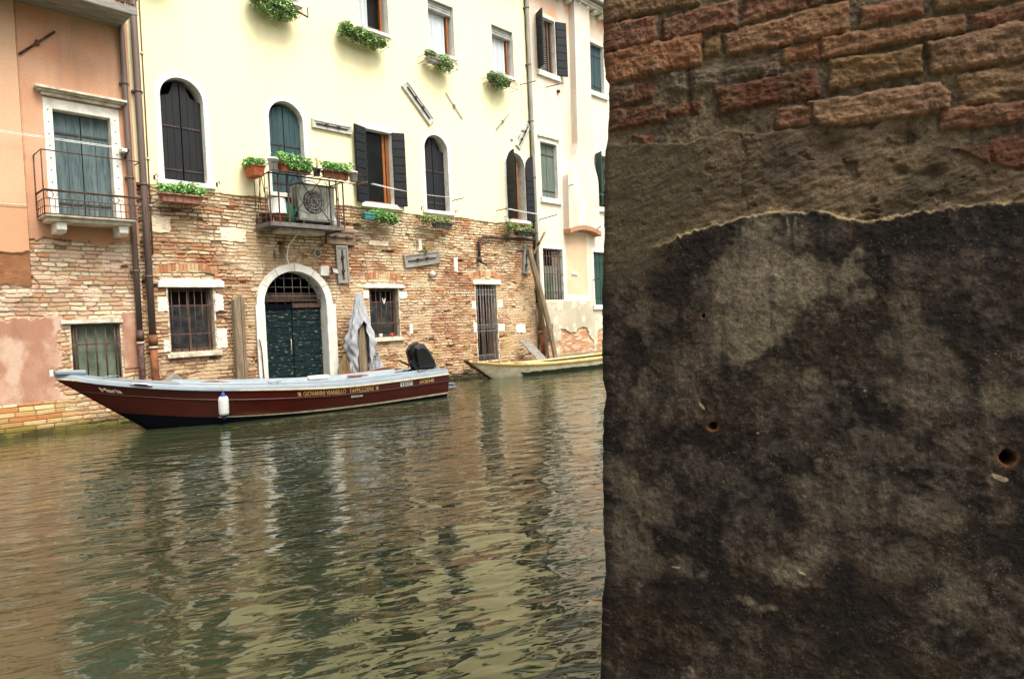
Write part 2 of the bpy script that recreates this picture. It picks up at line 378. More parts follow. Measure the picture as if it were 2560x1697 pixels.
def rects(U, V, out, col, rs, c, seed, o=.012):
    for (a, b, z0, z1) in rs:
        wob = (fbm(U*14, V*14, seed, 2)-.5)*.04
        d = np.minimum(np.minimum(U-a, b-U), np.minimum(V-z0, z1-V))+wob
        t = sst(0, .012, d)
        cc = c*(.85+.3*fbm(U*8, V*8, seed+3, 3))[..., None]
        col = col*(1-t[..., None])+cc*t[..., None]; out = out*(1-t)+(o-.01*sst(.6, .8, fbm(U*18, V*18, seed+5, 2)))*t
    return out, col
def leaves(name, n, place, size, cols, seed, parent, mt='leaf', droop=0.0, asp=.55):
    rg = np.random.default_rng(seed)
    P = place(rg, n); n = len(P)
    nm = rg.normal(size=(n, 3)); nm[:, 2] = abs(nm[:, 2])+.5; nm[:, 1] -= .6; nm /= np.linalg.norm(nm, axis=1)[:, None]
    t = rg.normal(size=(n, 3)); t[:, 2] -= droop; t -= nm*(t*nm).sum(1)[:, None]; t /= np.linalg.norm(t, axis=1)[:, None]
    b = np.cross(nm, t); s = size*(.6+.8*rg.random(n))[:, None]
    V = np.stack([P-t*s*.5, P+b*s*asp*.5+nm*s*.08, P+t*s*.5, P-b*s*asp*.5+nm*s*.08], 1).reshape(-1, 3)
    F = np.arange(n*4).reshape(-1, 4)
    k = rg.integers(0, len(cols), n); C = np.array(cols)[k]*(.75+.5*rg.random(n))[:, None]
    return np_mesh(name, V, F, np.repeat(C, 4, 0), mt, parent)
defmats()
WIOR = 1.65; WA = (.020, .024, .0095, .0012); SUNV = (.0, -.52, .92); SUNE = 1.4; SUNA = 30; SKYS = .15; EXPO = 1.2
# ================================================================== helpers for openings
def arch_line(cx, a, z0, zs, rise, n=20, pad=0):
    pts = [(cx-a-pad, z0)]
    for k in range(n+1):
        t = math.pi-math.pi*k/n
        pts.append((cx+(a+pad)*math.cos(t), zs+(rise+pad)*math.sin(t)))
    pts.append((cx+a+pad, z0)); return pts
def backing(x0, x1, z0, z1, parent, y=.34, mt='dark', name='painted_dark_backing'):  # flat sheet coloured dark to stand in for the unlit room behind
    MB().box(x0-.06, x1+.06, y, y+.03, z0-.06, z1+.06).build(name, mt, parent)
def boards(mb, xs, z0, z1, y, th=.028, top=None, gap=.006):
    """vertical boards; xs edges; top(x)->z"""
    for a, b in zip(xs[:-1], xs[1:]):
        a2, b2 = a+gap/2, b-gap/2
        if top is None: mb.box(a2, b2, y, y+th, z0, z1)
        else:
            n = 6; ol = [(a2, z0), (b2, z0)]+[(b2+(a2-b2)*k/n, top(b2+(a2-b2)*k/n)) for k in range(n+1)]
            mb.prism(ol, y, y+th)
def closed_shutters(win, x0, x1, z0, z1, y, mt, top=None, n=2, gap=.008):
    cx = (x0+x1)/2
    for a, b in ((x0, cx-gap), (cx+gap, x1)):
        mb = MB(); xs = [a+(b-a)*k/n for k in range(n+1)]
        boards(mb, xs, z0, z1, y, top=top); sh = mb.build('shutter', mt, win)
        for zz in (z0+.22, z1-.38 if top is None else z0+(z1-z0)*.66):
            hb = MB()
            hb.box(a+.01, b-.02, y-.012, y-.001, zz, zz+.035)
            for q in (.2, .5, .8): hb.box(a+(b-a)*q-.008, a+(b-a)*q+.008, y-.018, y-.012, zz+.01, zz+.026)
            hb.build('hinge', 'irondark', sh)
def leaf_shutter(win, hx, hy, fx, fy, z0, z1, mt, nb=8, top=None):
    """open shutter standing from hinge (hx,hy) to free end (fx,fy)"""
    d = Vector((fx-hx, fy-hy, 0)); L = d.length; d.normalize(); nrm = Vector((d.y, -d.x, 0))
    def P(s, t, z): v = Vector((hx, hy, 0))+d*s+nrm*t; return (v.x, v.y, z)
    mb = MB(); th = .032
    k = 10; zt = [top(L*i/k/L) if top else z1 for i in range(k+1)]
    vs = []; 
    for t in (-th/2, th/2):
        vs += [P(L*i/k, t, z0) for i in range(k+1)]+[P(L*i/k, t, zt[i]) for i in range(k+1)]
    q = k+1; fs = []
    for i in range(k):
        fs += [(i, i+1, q+i+1, q+i), (2*q+i+1, 2*q+i, 3*q+i, 3*q+i+1), (q+i, q+i+1, 3*q+i+1, 3*q+i), (i+1, i, 2*q+i, 2*q+i+1)]
    fs += [(0, q, 3*q, 2*q), (k, 2*q+k, 3*q+k, q+k)]
    mb.add(vs, fs); sh = mb.build('shutter', mt, win)
    bt = MB()
    for j in range(nb):        # raised ledger boards
        za = z0+(z1-z0)*j/nb+.012; zb = z0+(z1-z0)*(j+1)/nb-.012
        if top and zb > min(zt)-.02: continue
        for t in (-1, 1):
            c = [P(.012, t*(th/2), za), P(L-.012, t*(th/2), za), P(L-.012, t*(th/2+.012), za), P(.012, t*(th/2+.012), za)]
            bt.add(c+[(p[0], p[1], zb) for p in c], [(0,3,2,1),(4,5,6,7),(0,1,5,4),(1,2,6,5),(2,3,7,6),(3,0,4,7)])
    bt.build('panel_board', mt, sh)
def grille(parent, x0, x1, z0, z1, y, nv, hs, mt='iron', r=.009, curl=False):
    mb = MB()
    for k in range(nv):
        x = x0+(x1-x0)*(k+.5)/nv; mb.tube([(x, y, z0-.02), (x, y, z1+.02)], r, 6)
    for z in hs: mb.box(x0-.03, x1+.03, y-.012, y+.004, z-.013, z+.013)
    return mb.build('grille', mt, parent)
def sill(parent, x0, x1, z, d=.12, h=.07, mt='stone'):
    MB().box(x0, x1, -d, .2, z-h, z).build('sill', mt, parent, .006)
def arch_window(house, cx, label, style):
    a, zs, z0, rise = .41, 6.29, 4.65, .41
    ring = MB().strip(arch_line(cx, a, z0, zs, rise), arch_line(cx, a, z0, zs, rise, pad=.115), -.035, .30)
    w = ring.build('arched_window', 'stone', house, .006); w['label'] = label
    seam = MB()
    for s in (-1, 1):
        seam.box(cx+s*(a+.058)-.06, cx+s*(a+.058)+.06, -.0375, -.03, zs-.004, zs+.004)
    seam.box(cx-.003, cx+.003, -.0375, -.03, zs+rise+.002, zs+rise+.113)
    seam.build('stone_joint', 'stone_worn', w, split=True)
    MB().box(cx-.56, cx+.56, -.085, .30, 4.555, 4.648).build('sill', 'stone', w, .006)
    backing(cx-a, cx+a, z0, zs+rise, w)
    for s in (-1, 1):
        hk = MB()
        hk.tube([(cx+s*.60, -.02, 4.70), (cx+s*.60, -.07, 4.70), (cx+s*.60+.03, -.09, 4.73), (cx+s*.60+.03, -.09, 4.66)], .009, 6)
        hk.box(cx+s*.60-.02, cx+s*.60+.02, -.025, -.015, 4.62, 4.71)
        hk.build('shutter_stay', 'iron', w)
    return w, a, z0, zs, rise
def bracket_rod(parent, x, z, L, dz=0.0, dx=0, mt='iron', name='line_bracket'):
    MB().bar((x, .02, z), (x+dx, -L, z+dz), .022).build(name, mt, parent)

# ================================================================== YELLOW HOUSE
X0, X1 = 4.40, 15.84
yh = empty('yellow_house', (10, 0, 0), 'pale yellow plastered house with exposed brick ground floor and green water door', 'house')
ARCH = [5.33, 7.56, 11.94, 15.12]
G1 = (4.86, 5.74, 1.25, 2.54); G2 = (9.56, 10.46, 1.30, 2.54); GT = (13.22, 14.07, .42, 2.66)
DR = (6.81, 8.32, -.3, 2.93, 2.18)
OW = (9.68, 10.44, 4.66, 6.48)
W3 = [4.72, 7.12, 9.62, 11.88, 14.32]          # left edges of third floor openings
def yellow_func(U, V):
    edge = 4.5+(fbm(U*1.3, U*0, 3, 3)-.5)*.10+(fbm(U*14, V*3, 4, 2)-.5)*.025
    pl = sst(-.006, .006, V-edge)
    m1, r1, r2, r3, d = bricks(U, V, .0745, .215, 21, .019, .016)
    cream, tan, orange, red = lin(208, 190, 152), lin(184, 150, 112), lin(172, 108, 68), lin(146, 86, 60)
    pink, white, brown, dk = lin(178, 136, 114), lin(220, 208, 182), lin(132, 98, 74), lin(100, 72, 54)
    A = pick(r1, [cream, white, tan, orange, pink, brown], [.24, .10, .30, .20, .10, .06])      # washed
    B = pick(r1, [orange, red, tan, brown, cream], [.38, .26, .18, .14, .04])       # red-orange
    Cc = pick(r1, [pink, tan, red, cream, brown], [.28, .24, .24, .10, .14])        # low salted
    zu = fbm(U*.55, V*.9, 33, 3)
    wB = sst(.0, .34, (.62-abs(V-3.0)*.70)+(zu-.5)*1.8-.18-.18*sst(9, 12, U)+.30*sst(12.6, 13.6, U)*sst(1.9, 2.6, V))
    wC = sst(2.75, 2.0, V+(zu-.5)*1.3)
    c = mixc(A, B, wB); c = mixc(c, Cc, wC*.85)
    c = c*((.74+.22*r2)*(.72+.50*fbm(U*1.1+4, V*1.5, 41, 4)))[..., None]*1.08
    c = c*.74+lin(184, 146, 116)*.26
    c = c*(.86+.28*fbm(U*26, V*40, 40, 3))[..., None]
    mort = mixc(lin(172, 154, 122), lin(126, 106, 82), sst(.35, .7, fbm(U*1.2, V*1.6, 44, 3)))
    mort = mort*(.62+.5*fbm(U*20, V*20, 45, 3))[..., None]  # dirty mortar tone, darkened partly to paint the shade between bricks
    col = mixc(mort, c, m1)
    hole = sst(.955, .965, r3)*m1*(V < 4.3)
    out = -.022*(1-m1) + .022*(r2-.5)*m1 + .007*(fbm(U*30, V*30, 46, 3)-.5) - .05*hole*(.5+.5*r1)
    col = mixc(col, dk*.6, hole*.8)
    # surviving render and lime wash patches
    pt = sst(.52, .66, fbm(U*1.5+3, V*1.9, 52, 5)+.10*sst(1.6, .6, V)-.04*sst(2.2, 3.4, V))*sst(.15, .4, V)
    ptc = mixc(lin(192, 172, 138), lin(164, 134, 104), fbm(U*3, V*3, 53, 4))*(.85+.3*fbm(U*30, V*30, 54, 3))[..., None]
    col = mixc(col, ptc, pt*(.50+.4*sst(.4, .6, fbm(U*16, V*22, 56, 3)))); out = out*(1-pt*.5)+.003*pt
    ww = sst(.52, .70, fbm(U*2.1+9, V*4.2, 57, 5))*.45*sst(1.2, 2.4, V)
    col = mixc(col, lin(228, 214, 186), ww*m1)
    er = sst(.70, .76, fbm(U*3.2, V*5.2, 58, 4)); col = mixc(col, lin(120, 78, 56), er*.5); out = out-er*.02
    gr = sst(.60, .75, fbm(U*1.8+5, V*1.2, 59, 4))*sst(1.9, 1.0, V)*.5; col = mixc(col, lin(150, 132, 82), gr)
    out, col = rects(U, V, out, col, [(4.62, 4.99, 3.60, 3.93), (5.95, 6.50, 3.50, 3.80), (9.62, 10.22, 3.60, 3.74)], lin(226, 208, 180), 71)
    out, col = rects(U, V, out, col, [(13.04, 13.20, 1.93, 2.18), (14.10, 14.31, 1.96, 2.2), (13.07, 13.20, 1.27, 1.56), (14.08, 14.36, 1.26, 1.50), (14.86, 15.28, 1.18, 1.44),
        (4.66, 4.85, 2.06, 2.36), (4.72, 4.85, 1.28, 1.50), (5.76, 5.98, 1.28, 1.68), (5.76, 5.94, 2.06, 2.40), (9.38, 9.55, 2.28, 2.50), (10.47, 10.74, 2.26, 2.46), (12.42, 12.58, 3.0, 3.4), (11.2, 11.32, 3.55, 3.85), (10.76, 10.88, 1.35, 1.6)], lin(224, 216, 198), 72)
    # soldier brick arches over openings
    for cx, hw, z in ((5.25, .62, 2.76), (10.0, .55, 2.70), (13.66, .62, 2.80)):
        zz = z+.10-((U-cx)/hw)**2*.08
        t = sst(0, .01, np.minimum(np.minimum(U-cx+hw, cx+hw-U), np.minimum(V-zz, zz+.17-V)))
        k = np.abs(((U-cx)/.075) % 1-.5)*2; ms = sst(.95, .8, k)
        rr = h2(np.floor((U-cx)/.075), U*0, 81)
        cs = mixc(lin(140, 116, 88), pick(rr, [lin(176, 128, 90), lin(158, 104, 72), lin(186, 156, 118)], [1, 1, 1]), ms)
        col = mixc(col, cs, t*sst(.30, .55, fbm(U*5, V*7, 82, 3))); out = out*(1-t)+t*(-.01*(1-ms)+.003)
    # damp black streaks under the balcony, algae at the waterline
    st = sst(.5, .72, fbm(U*7, V*1.0, 90, 4))
    dmp = (np.exp(-((U-7.15)/.22)**2)*sst(2.9, 3.5, V)+np.exp(-((U-8.28)/.13)**2)*sst(2.6, 3.3, V)*1.1)*sst(4.1, 3.8, V)*st
    col = mixc(col, lin(62, 54, 40), np.clip(dmp*1.2, 0, .85))
    al = sst(.32, .10, V+(fbm(U*3, V*6, 91, 3)-.5)*.25); col = mixc(col, lin(46, 46, 26), al*.9)
    # plaster
    ys = lin(240, 230, 186, .92)*(.97+.05*fbm(U*.8, V*.5, 95, 4))[..., None]
    sk = sst(.55, .8, fbm(U*5, V*.45, 96, 4))*.10
    ys = mixc(ys, lin(220, 206, 156, .9), sk+.35*sst(.10, 0, V-edge)*fbm(U*3, V*9, 97, 3))
    for cx_ in [5.33, 11.94, 15.12, 10.06]+[x+.46 for x in W3]:
        zt_ = 8.9 if cx_ not in (5.33, 11.94, 15.12, 10.06) else 4.4
        for s_ in (-1, 1):
            g_ = np.exp(-((U-cx_-s_*.56)/.05)**2)*sst(zt_-1.3, zt_, V)*(V < zt_)*sst(.35, .6, fbm(U*22, V*1.3, 197, 3)); ys = mixc(ys, lin(178, 164, 120), g_*.35)
    cr = np.abs(fbm(U*.9+2, V*.7, 199, 5)-.5); ys = mixc(ys, lin(190, 176, 130), sst(.006, .001, cr)*.22*sst(.5, .6, fbm(U*.5, V*.5, 200, 2)))
    ys = ys*(.975+.05*fbm(U*40, V*40, 98, 2))[..., None]
    col = mixc(col, ys, pl); out = out*(1-pl)+pl*(.022+.004*fbm(U*1.1, V*1.1, 99, 3))
    return out, col
holes = [(cx-.44, cx+.44, 4.62, 6.74, 6.29) for cx in ARCH]
holes += [G1, G2, GT, (DR[0]-.1, DR[1]+.1, -.5, 3.02, 2.18), OW] + [(x, x+.92, 8.99, 10.38) for x in W3]
snu = sum([[h[0], h[1]] for h in (G1, G2, GT, OW)], [])+sum([[x, x+.92] for x in W3], [])
snv = [1.25, 1.30, 2.54, .42, 2.66, 4.66, 6.48, 8.99, 10.38]
ul = lines([(X0, X1, .0125)], snu)
wall_mesh('wall', ul, lines([(-.5, 0, .1), (0, 4.62, .0085)], [1.25, 1.30, 2.54, .42, 2.66]), yellow_func, holes, yh)
wall_mesh('upper_wall', lines([(X0, X1, .04)], snu), lines([(4.62, 12.25, .04)], snv), yellow_func, holes, yh)
MB().box(X0, X1, .42, 9, -.5, 12.2).build('rear_wall', 'shell', yh)
rf = MB()
rf.box(X0-.05, X1+.02, -.42, .42, 12.22, 12.34)
rf.add([(X0-.05, -.5, 12.36), (X1, -.5, 12.36), (X1, 5, 14.1), (X0-.05, 5, 14.1), (X0-.05, 9.4, 12.36), (X1, 9.4, 12.36)], [(0, 1, 2, 3), (3, 2, 5, 4)])
for k in range(58): rf.tube([(X0+.1+k*.198, -.52, 12.38), (X0+.1+k*.198, 5, 14.12)], .07, 6)
rf.build('roof', 'tiles', yh)
md = MB()
for k in range(24): md.box(X0+.2+k*.49, X0+.34+k*.49, -.36, 0, 12.06, 12.22)
md.build('eave_bracket', 'stone', yh, .01, split=True)

# reveals in brick openings
def reveal(parent, h, d, mt, name='reveal'):
    x0, x1, z0, z1 = h[:4]
    MB().strip([(x0+.002, z0+.002), (x0+.002, z1-.002), (x1-.002, z1-.002), (x1-.002, z0+.002)], [(x0-.03, z0-.03), (x0-.03, z1+.03), (x1+.03, z1+.03), (x1+.03, z0-.03)], .004, d).box(x0-.03, x1+.03, .004, d, z0-.03, z0+.002).build(name, mt, parent)

scal = lambda cx: (lambda x: 6.66-(.0 if abs(x-cx) < .11 else .0)-(0 if abs(x-cx) < .10 else min(.30, .045+1.5*(abs(x-cx)-.10)**1.0*1.15)))
# 1: closed dark shutters with curved shoulders
w, a, z0, zs, rise = arch_window(yh, ARCH[0], 'arched window with two closed dark shutters, nearest the brown drainpipes', 0)
def topf(cx):
    def f(x):
        d = abs(x-cx)
        if d < .115: return 6.67-.06*d
        if d < .20: return 6.60-(d-.115)*2.6
        return max(6.30, 6.38-(d-.20)*.35)
    return f
closed_shutters(w, ARCH[0]-a+.004, ARCH[0]+a-.004, z0+.004, zs, .10, 'black', topf(ARCH[0]), 3)
w, a, z0, zs, rise = arch_window(yh, ARCH[1], 'arched balcony window with blue-grey shutters', 0)
# balcony door goes down to the slab
MB().box(ARCH[1]-a-.115, ARCH[1]-a, -.035, .3, 3.95, 4.555).box(ARCH[1]+a, ARCH[1]+a+.115, -.035, .3, 3.95, 4.555).build('jamb', 'stone', w, .005, split=True)
closed_shutters(w, ARCH[1]-a+.004, ARCH[1]+a-.004, 4.66, zs, .12, 'tealgrey', lambda x: min(6.62, 6.2+math.sqrt(max(0, .42**2-(x-ARCH[1])**2))*1.0) if abs(x-ARCH[1]) < .34 else 6.28, 3)
MB().box(ARCH[1]-a+.01, ARCH[1]+a-.01, -.05, -.02, 3.95, 4.55).build('lower_panel', 'tealgrey', w)
w, a, z0, zs, rise = arch_window(yh, ARCH[2], 'arched window with two closed dark shutters in a deep white reveal', 0)
closed_shutters(w, ARCH[2]-a+.004, ARCH[2]+a-.004, z0+.004, zs, .15, 'black', topf(ARCH[2]), 2)
w, a, z0, zs, rise = arch_window(yh, ARCH[3], 'arched window with open dark shutters and orange wooden sash beside the drainpipe', 0)
sm = MB()
for x in (ARCH[3]-.36, ARCH[3]+.20): sm.box(x, x+.07, .13, .19, z0, 6.5)
sm.box(ARCH[3]-.36, ARCH[3]+.27, .131, .189, z0, z0+.08)
sm.build('sash', 'sash', w)
MB().box(ARCH[3]-.29, ARCH[3]+.20, .155, .165, z0+.08, 6.66).build('glass', 'glassdk', w)
half = lambda s: 6.30+math.sqrt(max(0, .40**2-((.40*(1-s)) if True else 0)**2))*.95*(s) if s > 0 else 6.3
leaf_shutter(w, ARCH[3]-.40, -.02, ARCH[3]-.46, -.40, z0, 6.5, 'black', 9, lambda s: 6.28+.40*math.sqrt(max(0, 1-(1-s)**2)))
leaf_shutter(w, ARCH[3]+.42, -.05, ARCH[3]+.70, -.13, z0, 6.5, 'black', 9, lambda s: 6.28+.40*math.sqrt(max(0, 1-(1-s)**2)))

# open-shutter rectangular window
w = MB().box(9.42, 10.68, -.05, .3, 6.48, 6.62).box(10.44, 10.54, -.03, .3, 4.66, 6.48).box(9.58, 9.68, -.03, .3, 4.66, 6.48).build('open_window', 'stone', yh, .006)
w['label'] = 'rectangular window with dark shutters folded open and orange sash'
MB().box(9.42, 10.70, -.11, .3, 4.54, 4.66).build('sill', 'stone', w, .006)
backing(OW[0], OW[1], OW[2], OW[3], w, .36, 'brownbacking')
MB().box(9.70, 10.42, .11, .165, 4.665, 4.73).box(10.24, 10.31, .10, .17, 4.66, 6.47).box(10.34, 10.42, .09, .17, 4.66, 6.47).box(9.69, 9.72, .11, .16, 4.66, 6.47).build('sash', 'sash', w, .004)
MB().box(9.72, 10.24, .13, .14, 4.73, 6.46).build('glass', 'glassdk', w)
MB().grid([[(9.98+.02*k, .22+.02*math.sin(k*1.9), z) for k in range(11)] for z in (4.75, 6.45)]).build('curtain', 'tealgrey', w)
leaf_shutter(w, 9.66, -.03, 9.26, -.15, 4.63, 6.50, 'black', 9)
leaf_shutter(w, 10.44, -.06, 10.74, -.20, 4.63, 6.50, 'black', 9)
# third floor windows
for i, x in enumerate(W3):
    w = MB().strip([(x+.001, 8.99), (x+.001, 10.38), (x+.919, 10.38), (x+.919, 8.99)], [(x-.03, 8.96), (x-.03, 10.41), (x+.95, 10.41), (x+.95, 8.96)], .004, .30).build('recessed_window', 'white', yh)
    if i > 1: w['label'] = ['', '', 'recessed upper window with net curtain and orange sash above the open-shutter window', 'recessed upper window with roller box and net curtain, above the middle arched window', 'recessed upper window with roller box, nearest the right drainpipe'][i]
    MB().box(x-.06, x+.98, -.07, .3, 8.915, 8.99).build('sill', 'stone', w, .006)
    backing(x, x+.92, 9, 10.38, w, .34)
    if i != 2:
        rb = MB().box(x+.01, x+.91, .07, .25, 10.14, 10.37)
        for k in range(3): rb.box(x+.03, x+.89, .055, .07, 10.16+k*.07, 10.20+k*.07)
        rb.build('roller_box', 'steel', w, .004)
    MB().box(x+.78, x+.84, .13, .2, 8.99, 10.38).box(x+.06, x+.11, .14, .2, 8.99, 10.38).box(x+.11, x+.78, .141, .199, 8.99, 9.05).build('sash', 'sash', w, .004)
    mb = MB(); lim = (.32 if i == 2 else .64)
    mb.grid([[(x+.12+lim*k/40, .20+.012*math.sin(k*1.3)+.006*math.sin(k*3.1), z) for k in range(41)] for z in (9.0, 10.36)])
    mb.build('curtain', 'curtain', w)
# ground floor windows
for h, lx0, lx1, lz, lt, lab in ((G1, 4.68, 5.96, 2.54, .17, 'barred ground floor window under a thick white lintel beside the drainpipes'), (G2, 9.40, 10.66, 2.54, .10, 'barred ground floor window behind the tarpaulin-covered post')):
    n = 14; top = [(lx1-(lx1-lx0)*k/n, lz+lt-.012*random.random()-(.05 if k in (0, n) else 0)) for k in range(n+1)]
    w = MB().prism([(lx0, lz+.002), (lx1, lz+.002)]+top, -.05, .2).build('barred_window', 'stone', yh, .006); w['label'] = lab
    reveal(w, h, .30, 'stone_worn')
    backing(h[0], h[1], h[2], h[3], w, .30)
    fr = MB(); x0, x1, z0, z1 = h
    fr.box(x0+.02, x0+.07, .16, .21, z0, z1).box(x1-.09, x1-.03, .14, .21, z0, z1).box(x0+.07, x1-.09, .161, .209, z0, z0+.07).box(x0+.07, x1-.09, .161, .209, z1-.07, z1)
    fr.box((x0+x1)/2-.02, (x0+x1)/2+.02, .165, .205, z0+.07, z1-.07)
    fr.build('sash', 'sashold', w)
    MB().box(x0+.07, x1-.09, .18, .19, z0+.07, z0+(z1-z0)*.72).build('glass', 'glass', w)
    grille(w, x0, x1, z0, z1, .05, 6, [z0+.36, z0+(z1-z0)*.72])
    n = 12; MB().prism([(x0-.08, z0-.10), (x1+.08, z0-.10)]+[(x1+.10-(x1-x0+.2)*k/n, z0-.006-.02*random.random()) for k in range(n+1)], -.07, .15).build('sill', 'stone_worn', w)
# barred gate
gt = MB().box(13.10, 14.24, -.05, .22, 2.665, 2.78).build('water_gate', 'stone', yh, .006); gt['label'] = 'tall narrow doorway with iron bars near the yellow boat'
reveal(gt, GT, .34, 'stone_worn'); backing(GT[0], GT[1], GT[2], GT[3], gt, .34)
MB().box(13.66, 13.80, .26, .31, .42, 2.66).box(13.90, 14.06, .24, .30, .42, 2.66).build('door_leaf', 'sashold', gt, split=True)
g = grille(gt, 13.24, 14.05, .44, 2.62, .03, 7, [.60, 1.30, 1.48, 2.36, 2.5], 'irongrey', .014)
cb = MB()
for k in range(7):
    x = 13.24+.81*(k+.5)/7
    for z in (2.42, 1.40, .54):
        cb.tube([(x+.045*math.cos(t), .025, z+.035*math.sin(t)) for t in [j*math.pi/5 for j in range(10)]], .006, 5, closed=True)
    cb.tube([(x, .10, .50), (x, .10, .40)], [.012, .02], 6)
cb.build('scroll', 'irongrey', g)
# main water door
ins = arch_line(7.565, .755, -.4, 2.18, .73, 26); ous = arch_line(7.565, .755, -.4, 2.18, .73, 26, pad=.17)
dw = MB().strip(ins, ous, -.05, .34)
dw.strip([(6.806, -.4), (6.806, 2.16)], [(6.60, -.4), (6.60, 2.16)], -.065, -.01)
dw.strip([(8.324, 2.16), (8.324, -.4)], [(8.56, 2.16), (8.56, -.4)], -.065, -.01)
dw = dw.build('water_door', 'stone', yh, .008); dw['label'] = 'round-arched stone doorway with dark green plank doors and fan grille'
sj = MB()
for t in (30, 58, 90, 122, 150):
    c, s_ = math.cos(R(t)), math.sin(R(t))
    sj.bar((7.565+.76*c, -.052, 2.18+.735*s_), (7.565+.92*c, -.052, 2.18+.895*s_), .008, .006)
sj.build('stone_joint', 'iron', dw, split=True)
backing(6.81, 8.32, -.2, 2.9, dw, .42)
for x0, x1, seed in ((6.83, 7.555, 1), (7.575, 8.30, 2)):
    mb = MB(); z = -.25; rr = random.Random(seed)
    while z < 2.05:
        h = .158; mb.box(x0, x1, .20+rr.random()*.006, .24, z+.006, z+h-.006); z += h
    mb.box(x0, x1, .225, .25, -.25, z)
    lf = mb.build('door_leaf', 'door', dw, .004)
    if seed == 1:
        MB().tube([(7.48, .19, 1.05), (7.48, .13, 1.05), (7.48, .13, 1.38), (7.48, .19, 1.38)], .009, 6).build('handle', 'rubrail', lf)
        MB().box(6.83, 7.57, .17, .23, 2.08, 2.18).build('roller_seal', 'hullblue', dw)
MB().box(7.57, 8.30, .16, .24, 2.10, 2.20).box(6.85, 8.28, .15, .22, 2.24, 2.28).build('transom', 'iron', dw, split=True)
fg = MB()
for k in range(-3, 4):
    x = 7.565+k*.205; zt = 2.18+.71*math.sqrt(max(0, 1-((x-7.565)/.755)**2)); fg.tube([(x, .10, 2.18), (x, .10, zt)], .008, 6)
for z in (2.36, 2.56, 2.76):
    a = .74*math.sqrt(1-((z-2.18)/.73)**2); fg.tube([(7.565-a, .095, z), (7.565+a, .095, z)], .008, 6)
fg.build('fan_grille', 'irongrey', dw)
MB().box(6.85, 8.28, .30, .32, 2.28, 2.45).build('inner_board', 'sashold', dw)

# anchor plates of the tie rods
def plate(house, cx, cz, L, W, ang, mt, y=0.0, label=None, bar=True, slot=True):
    mt_ = Matrix.Rotation(-R(ang), 3, 'Y')
    mb = MB()
    mb.obox((cx, y-.045, cz), L, .045, W, mt_)
    for s in (-1, 1):
        o = mt_@Vector((0, 0, s*(W/2-.025))); mb.obox((cx+o.x, y-.075, cz+o.z), L, .02, .045, mt_)
        o = mt_@Vector((s*(L/2-.03), 0, 0)); mb.obox((cx+o.x, y-.0735, cz+o.z), .05, .017, W-.09, mt_)
    p = mb.build('anchor_plate', mt, house, .004)
    if label: p['label'] = label
    b = MB()
    b.obox((cx, y-.085, cz), L*.8, .03, .022, mt_)
    for s in (-1, 1):
        o = mt_@Vector((s*.16, 0, .01)); b.obox((cx+o.x, y-.10, cz+o.z), .07, .05, .055, mt_)
    b.build('anchor_bar', 'irondark', p)
plate(yh, 8.71, 6.34, 1.06, .21, 0, 'plategrey', .0, 'pale horizontal anchor plate right of the balcony window')
plate(yh, 11.37, 7.44, 1.24, .26, -44, 'plategrey', 0, 'pale diagonal anchor plate above the middle arched window')
plate(yh, 8.81, 3.74, .80, .34, 0, 'brownwood', .02, 'brown framed anchor plate below the right end of the balcony')
plate(yh, 8.82, 3.10, .90, .33, 91, 'greywood', .02, 'upright grey anchor plate right of the door arch')
plate(yh, 11.26, 3.31, 1.2, .34, 8, 'greywood', .02, 'slightly tilted grey board anchor plate above the outboard motor')
plate(yh, 15.50, 7.28, .95, .22, 56, 'plategrey', 0, 'steep pale anchor plate beside the right drainpipe')
plate(yh, 15.42, 3.42, .85, .26, 82, 'greywood', .03, 'grey board anchor plate beside the leaning mooring pole')
def tie_bar(house, a, b, mt='greywood', r=.014):
    mb = MB().tube([(a[0], -.05, a[1]), (b[0], -.05, b[1])], r, 6); c = ((a[0]+b[0])/2, (a[1]+b[1])/2)
    mb.box(c[0]-.03, c[0]+.03, -.085, 0, c[1]-.04, c[1]+.04); return mb.build('tie_bar', mt, house)
tie_bar(yh, (12.37, 7.93), (12.95, 7.32)); tie_bar(yh, (14.93, 7.87), (14.3, 7.25)); tie_bar(yh, (15.68, 7.66), (15.27, 7.17))
MB().lathe((15.0, -.03, 7.1), [(.001, -.01), (.07, -.005), (.07, .03)], 16, 'y').build('wall_vent', 'steel', yh)

# ---------------- balcony on the yellow house
BX0, BX1, BY, BZ = 6.73, 8.50, -.70, 3.86
bal = empty('balcony', (7.6, 0, BZ)); bal['label'] = 'small iron balcony over the door arch'; attach(bal, yh)
MB().box(BX0, BX1, BY, .0, BZ-.035, BZ-.005).box(BX0-.01, BX1+.01, BY-.012, BY-.0, BZ-.06, BZ+.03).box(BX0-.012, BX0, BY, 0, BZ-.06, BZ+.03).box(BX1, BX1+.012, BY, 0, BZ-.06, BZ+.03).build('balcony_floor', 'irongrey', bal)
MB().box(BX0+.35, BX1-.35, BY+.25, 0, BZ-.14, BZ-.04).build('stone_slab', 'stone_worn', bal, .02)
rl = MB(); RZ = 4.90
def post(x, y, r=.013): rl.box(x-r, x+r, y-r, y+r, BZ, RZ)
for x in (BX0, BX0+.20, BX0+.42, BX1-.34, BX1-.17, BX1): post(x, BY)
rl.tube([(BX0, 0, RZ), (BX0, BY, RZ), (BX1, BY, RZ), (BX1, 0, RZ)], .016, 6)
rl.tube([(BX0, 0, BZ+.14), (BX0, BY, BZ+.14), (BX1, BY, BZ+.14), (BX1, 0, BZ+.14)], .009, 6)
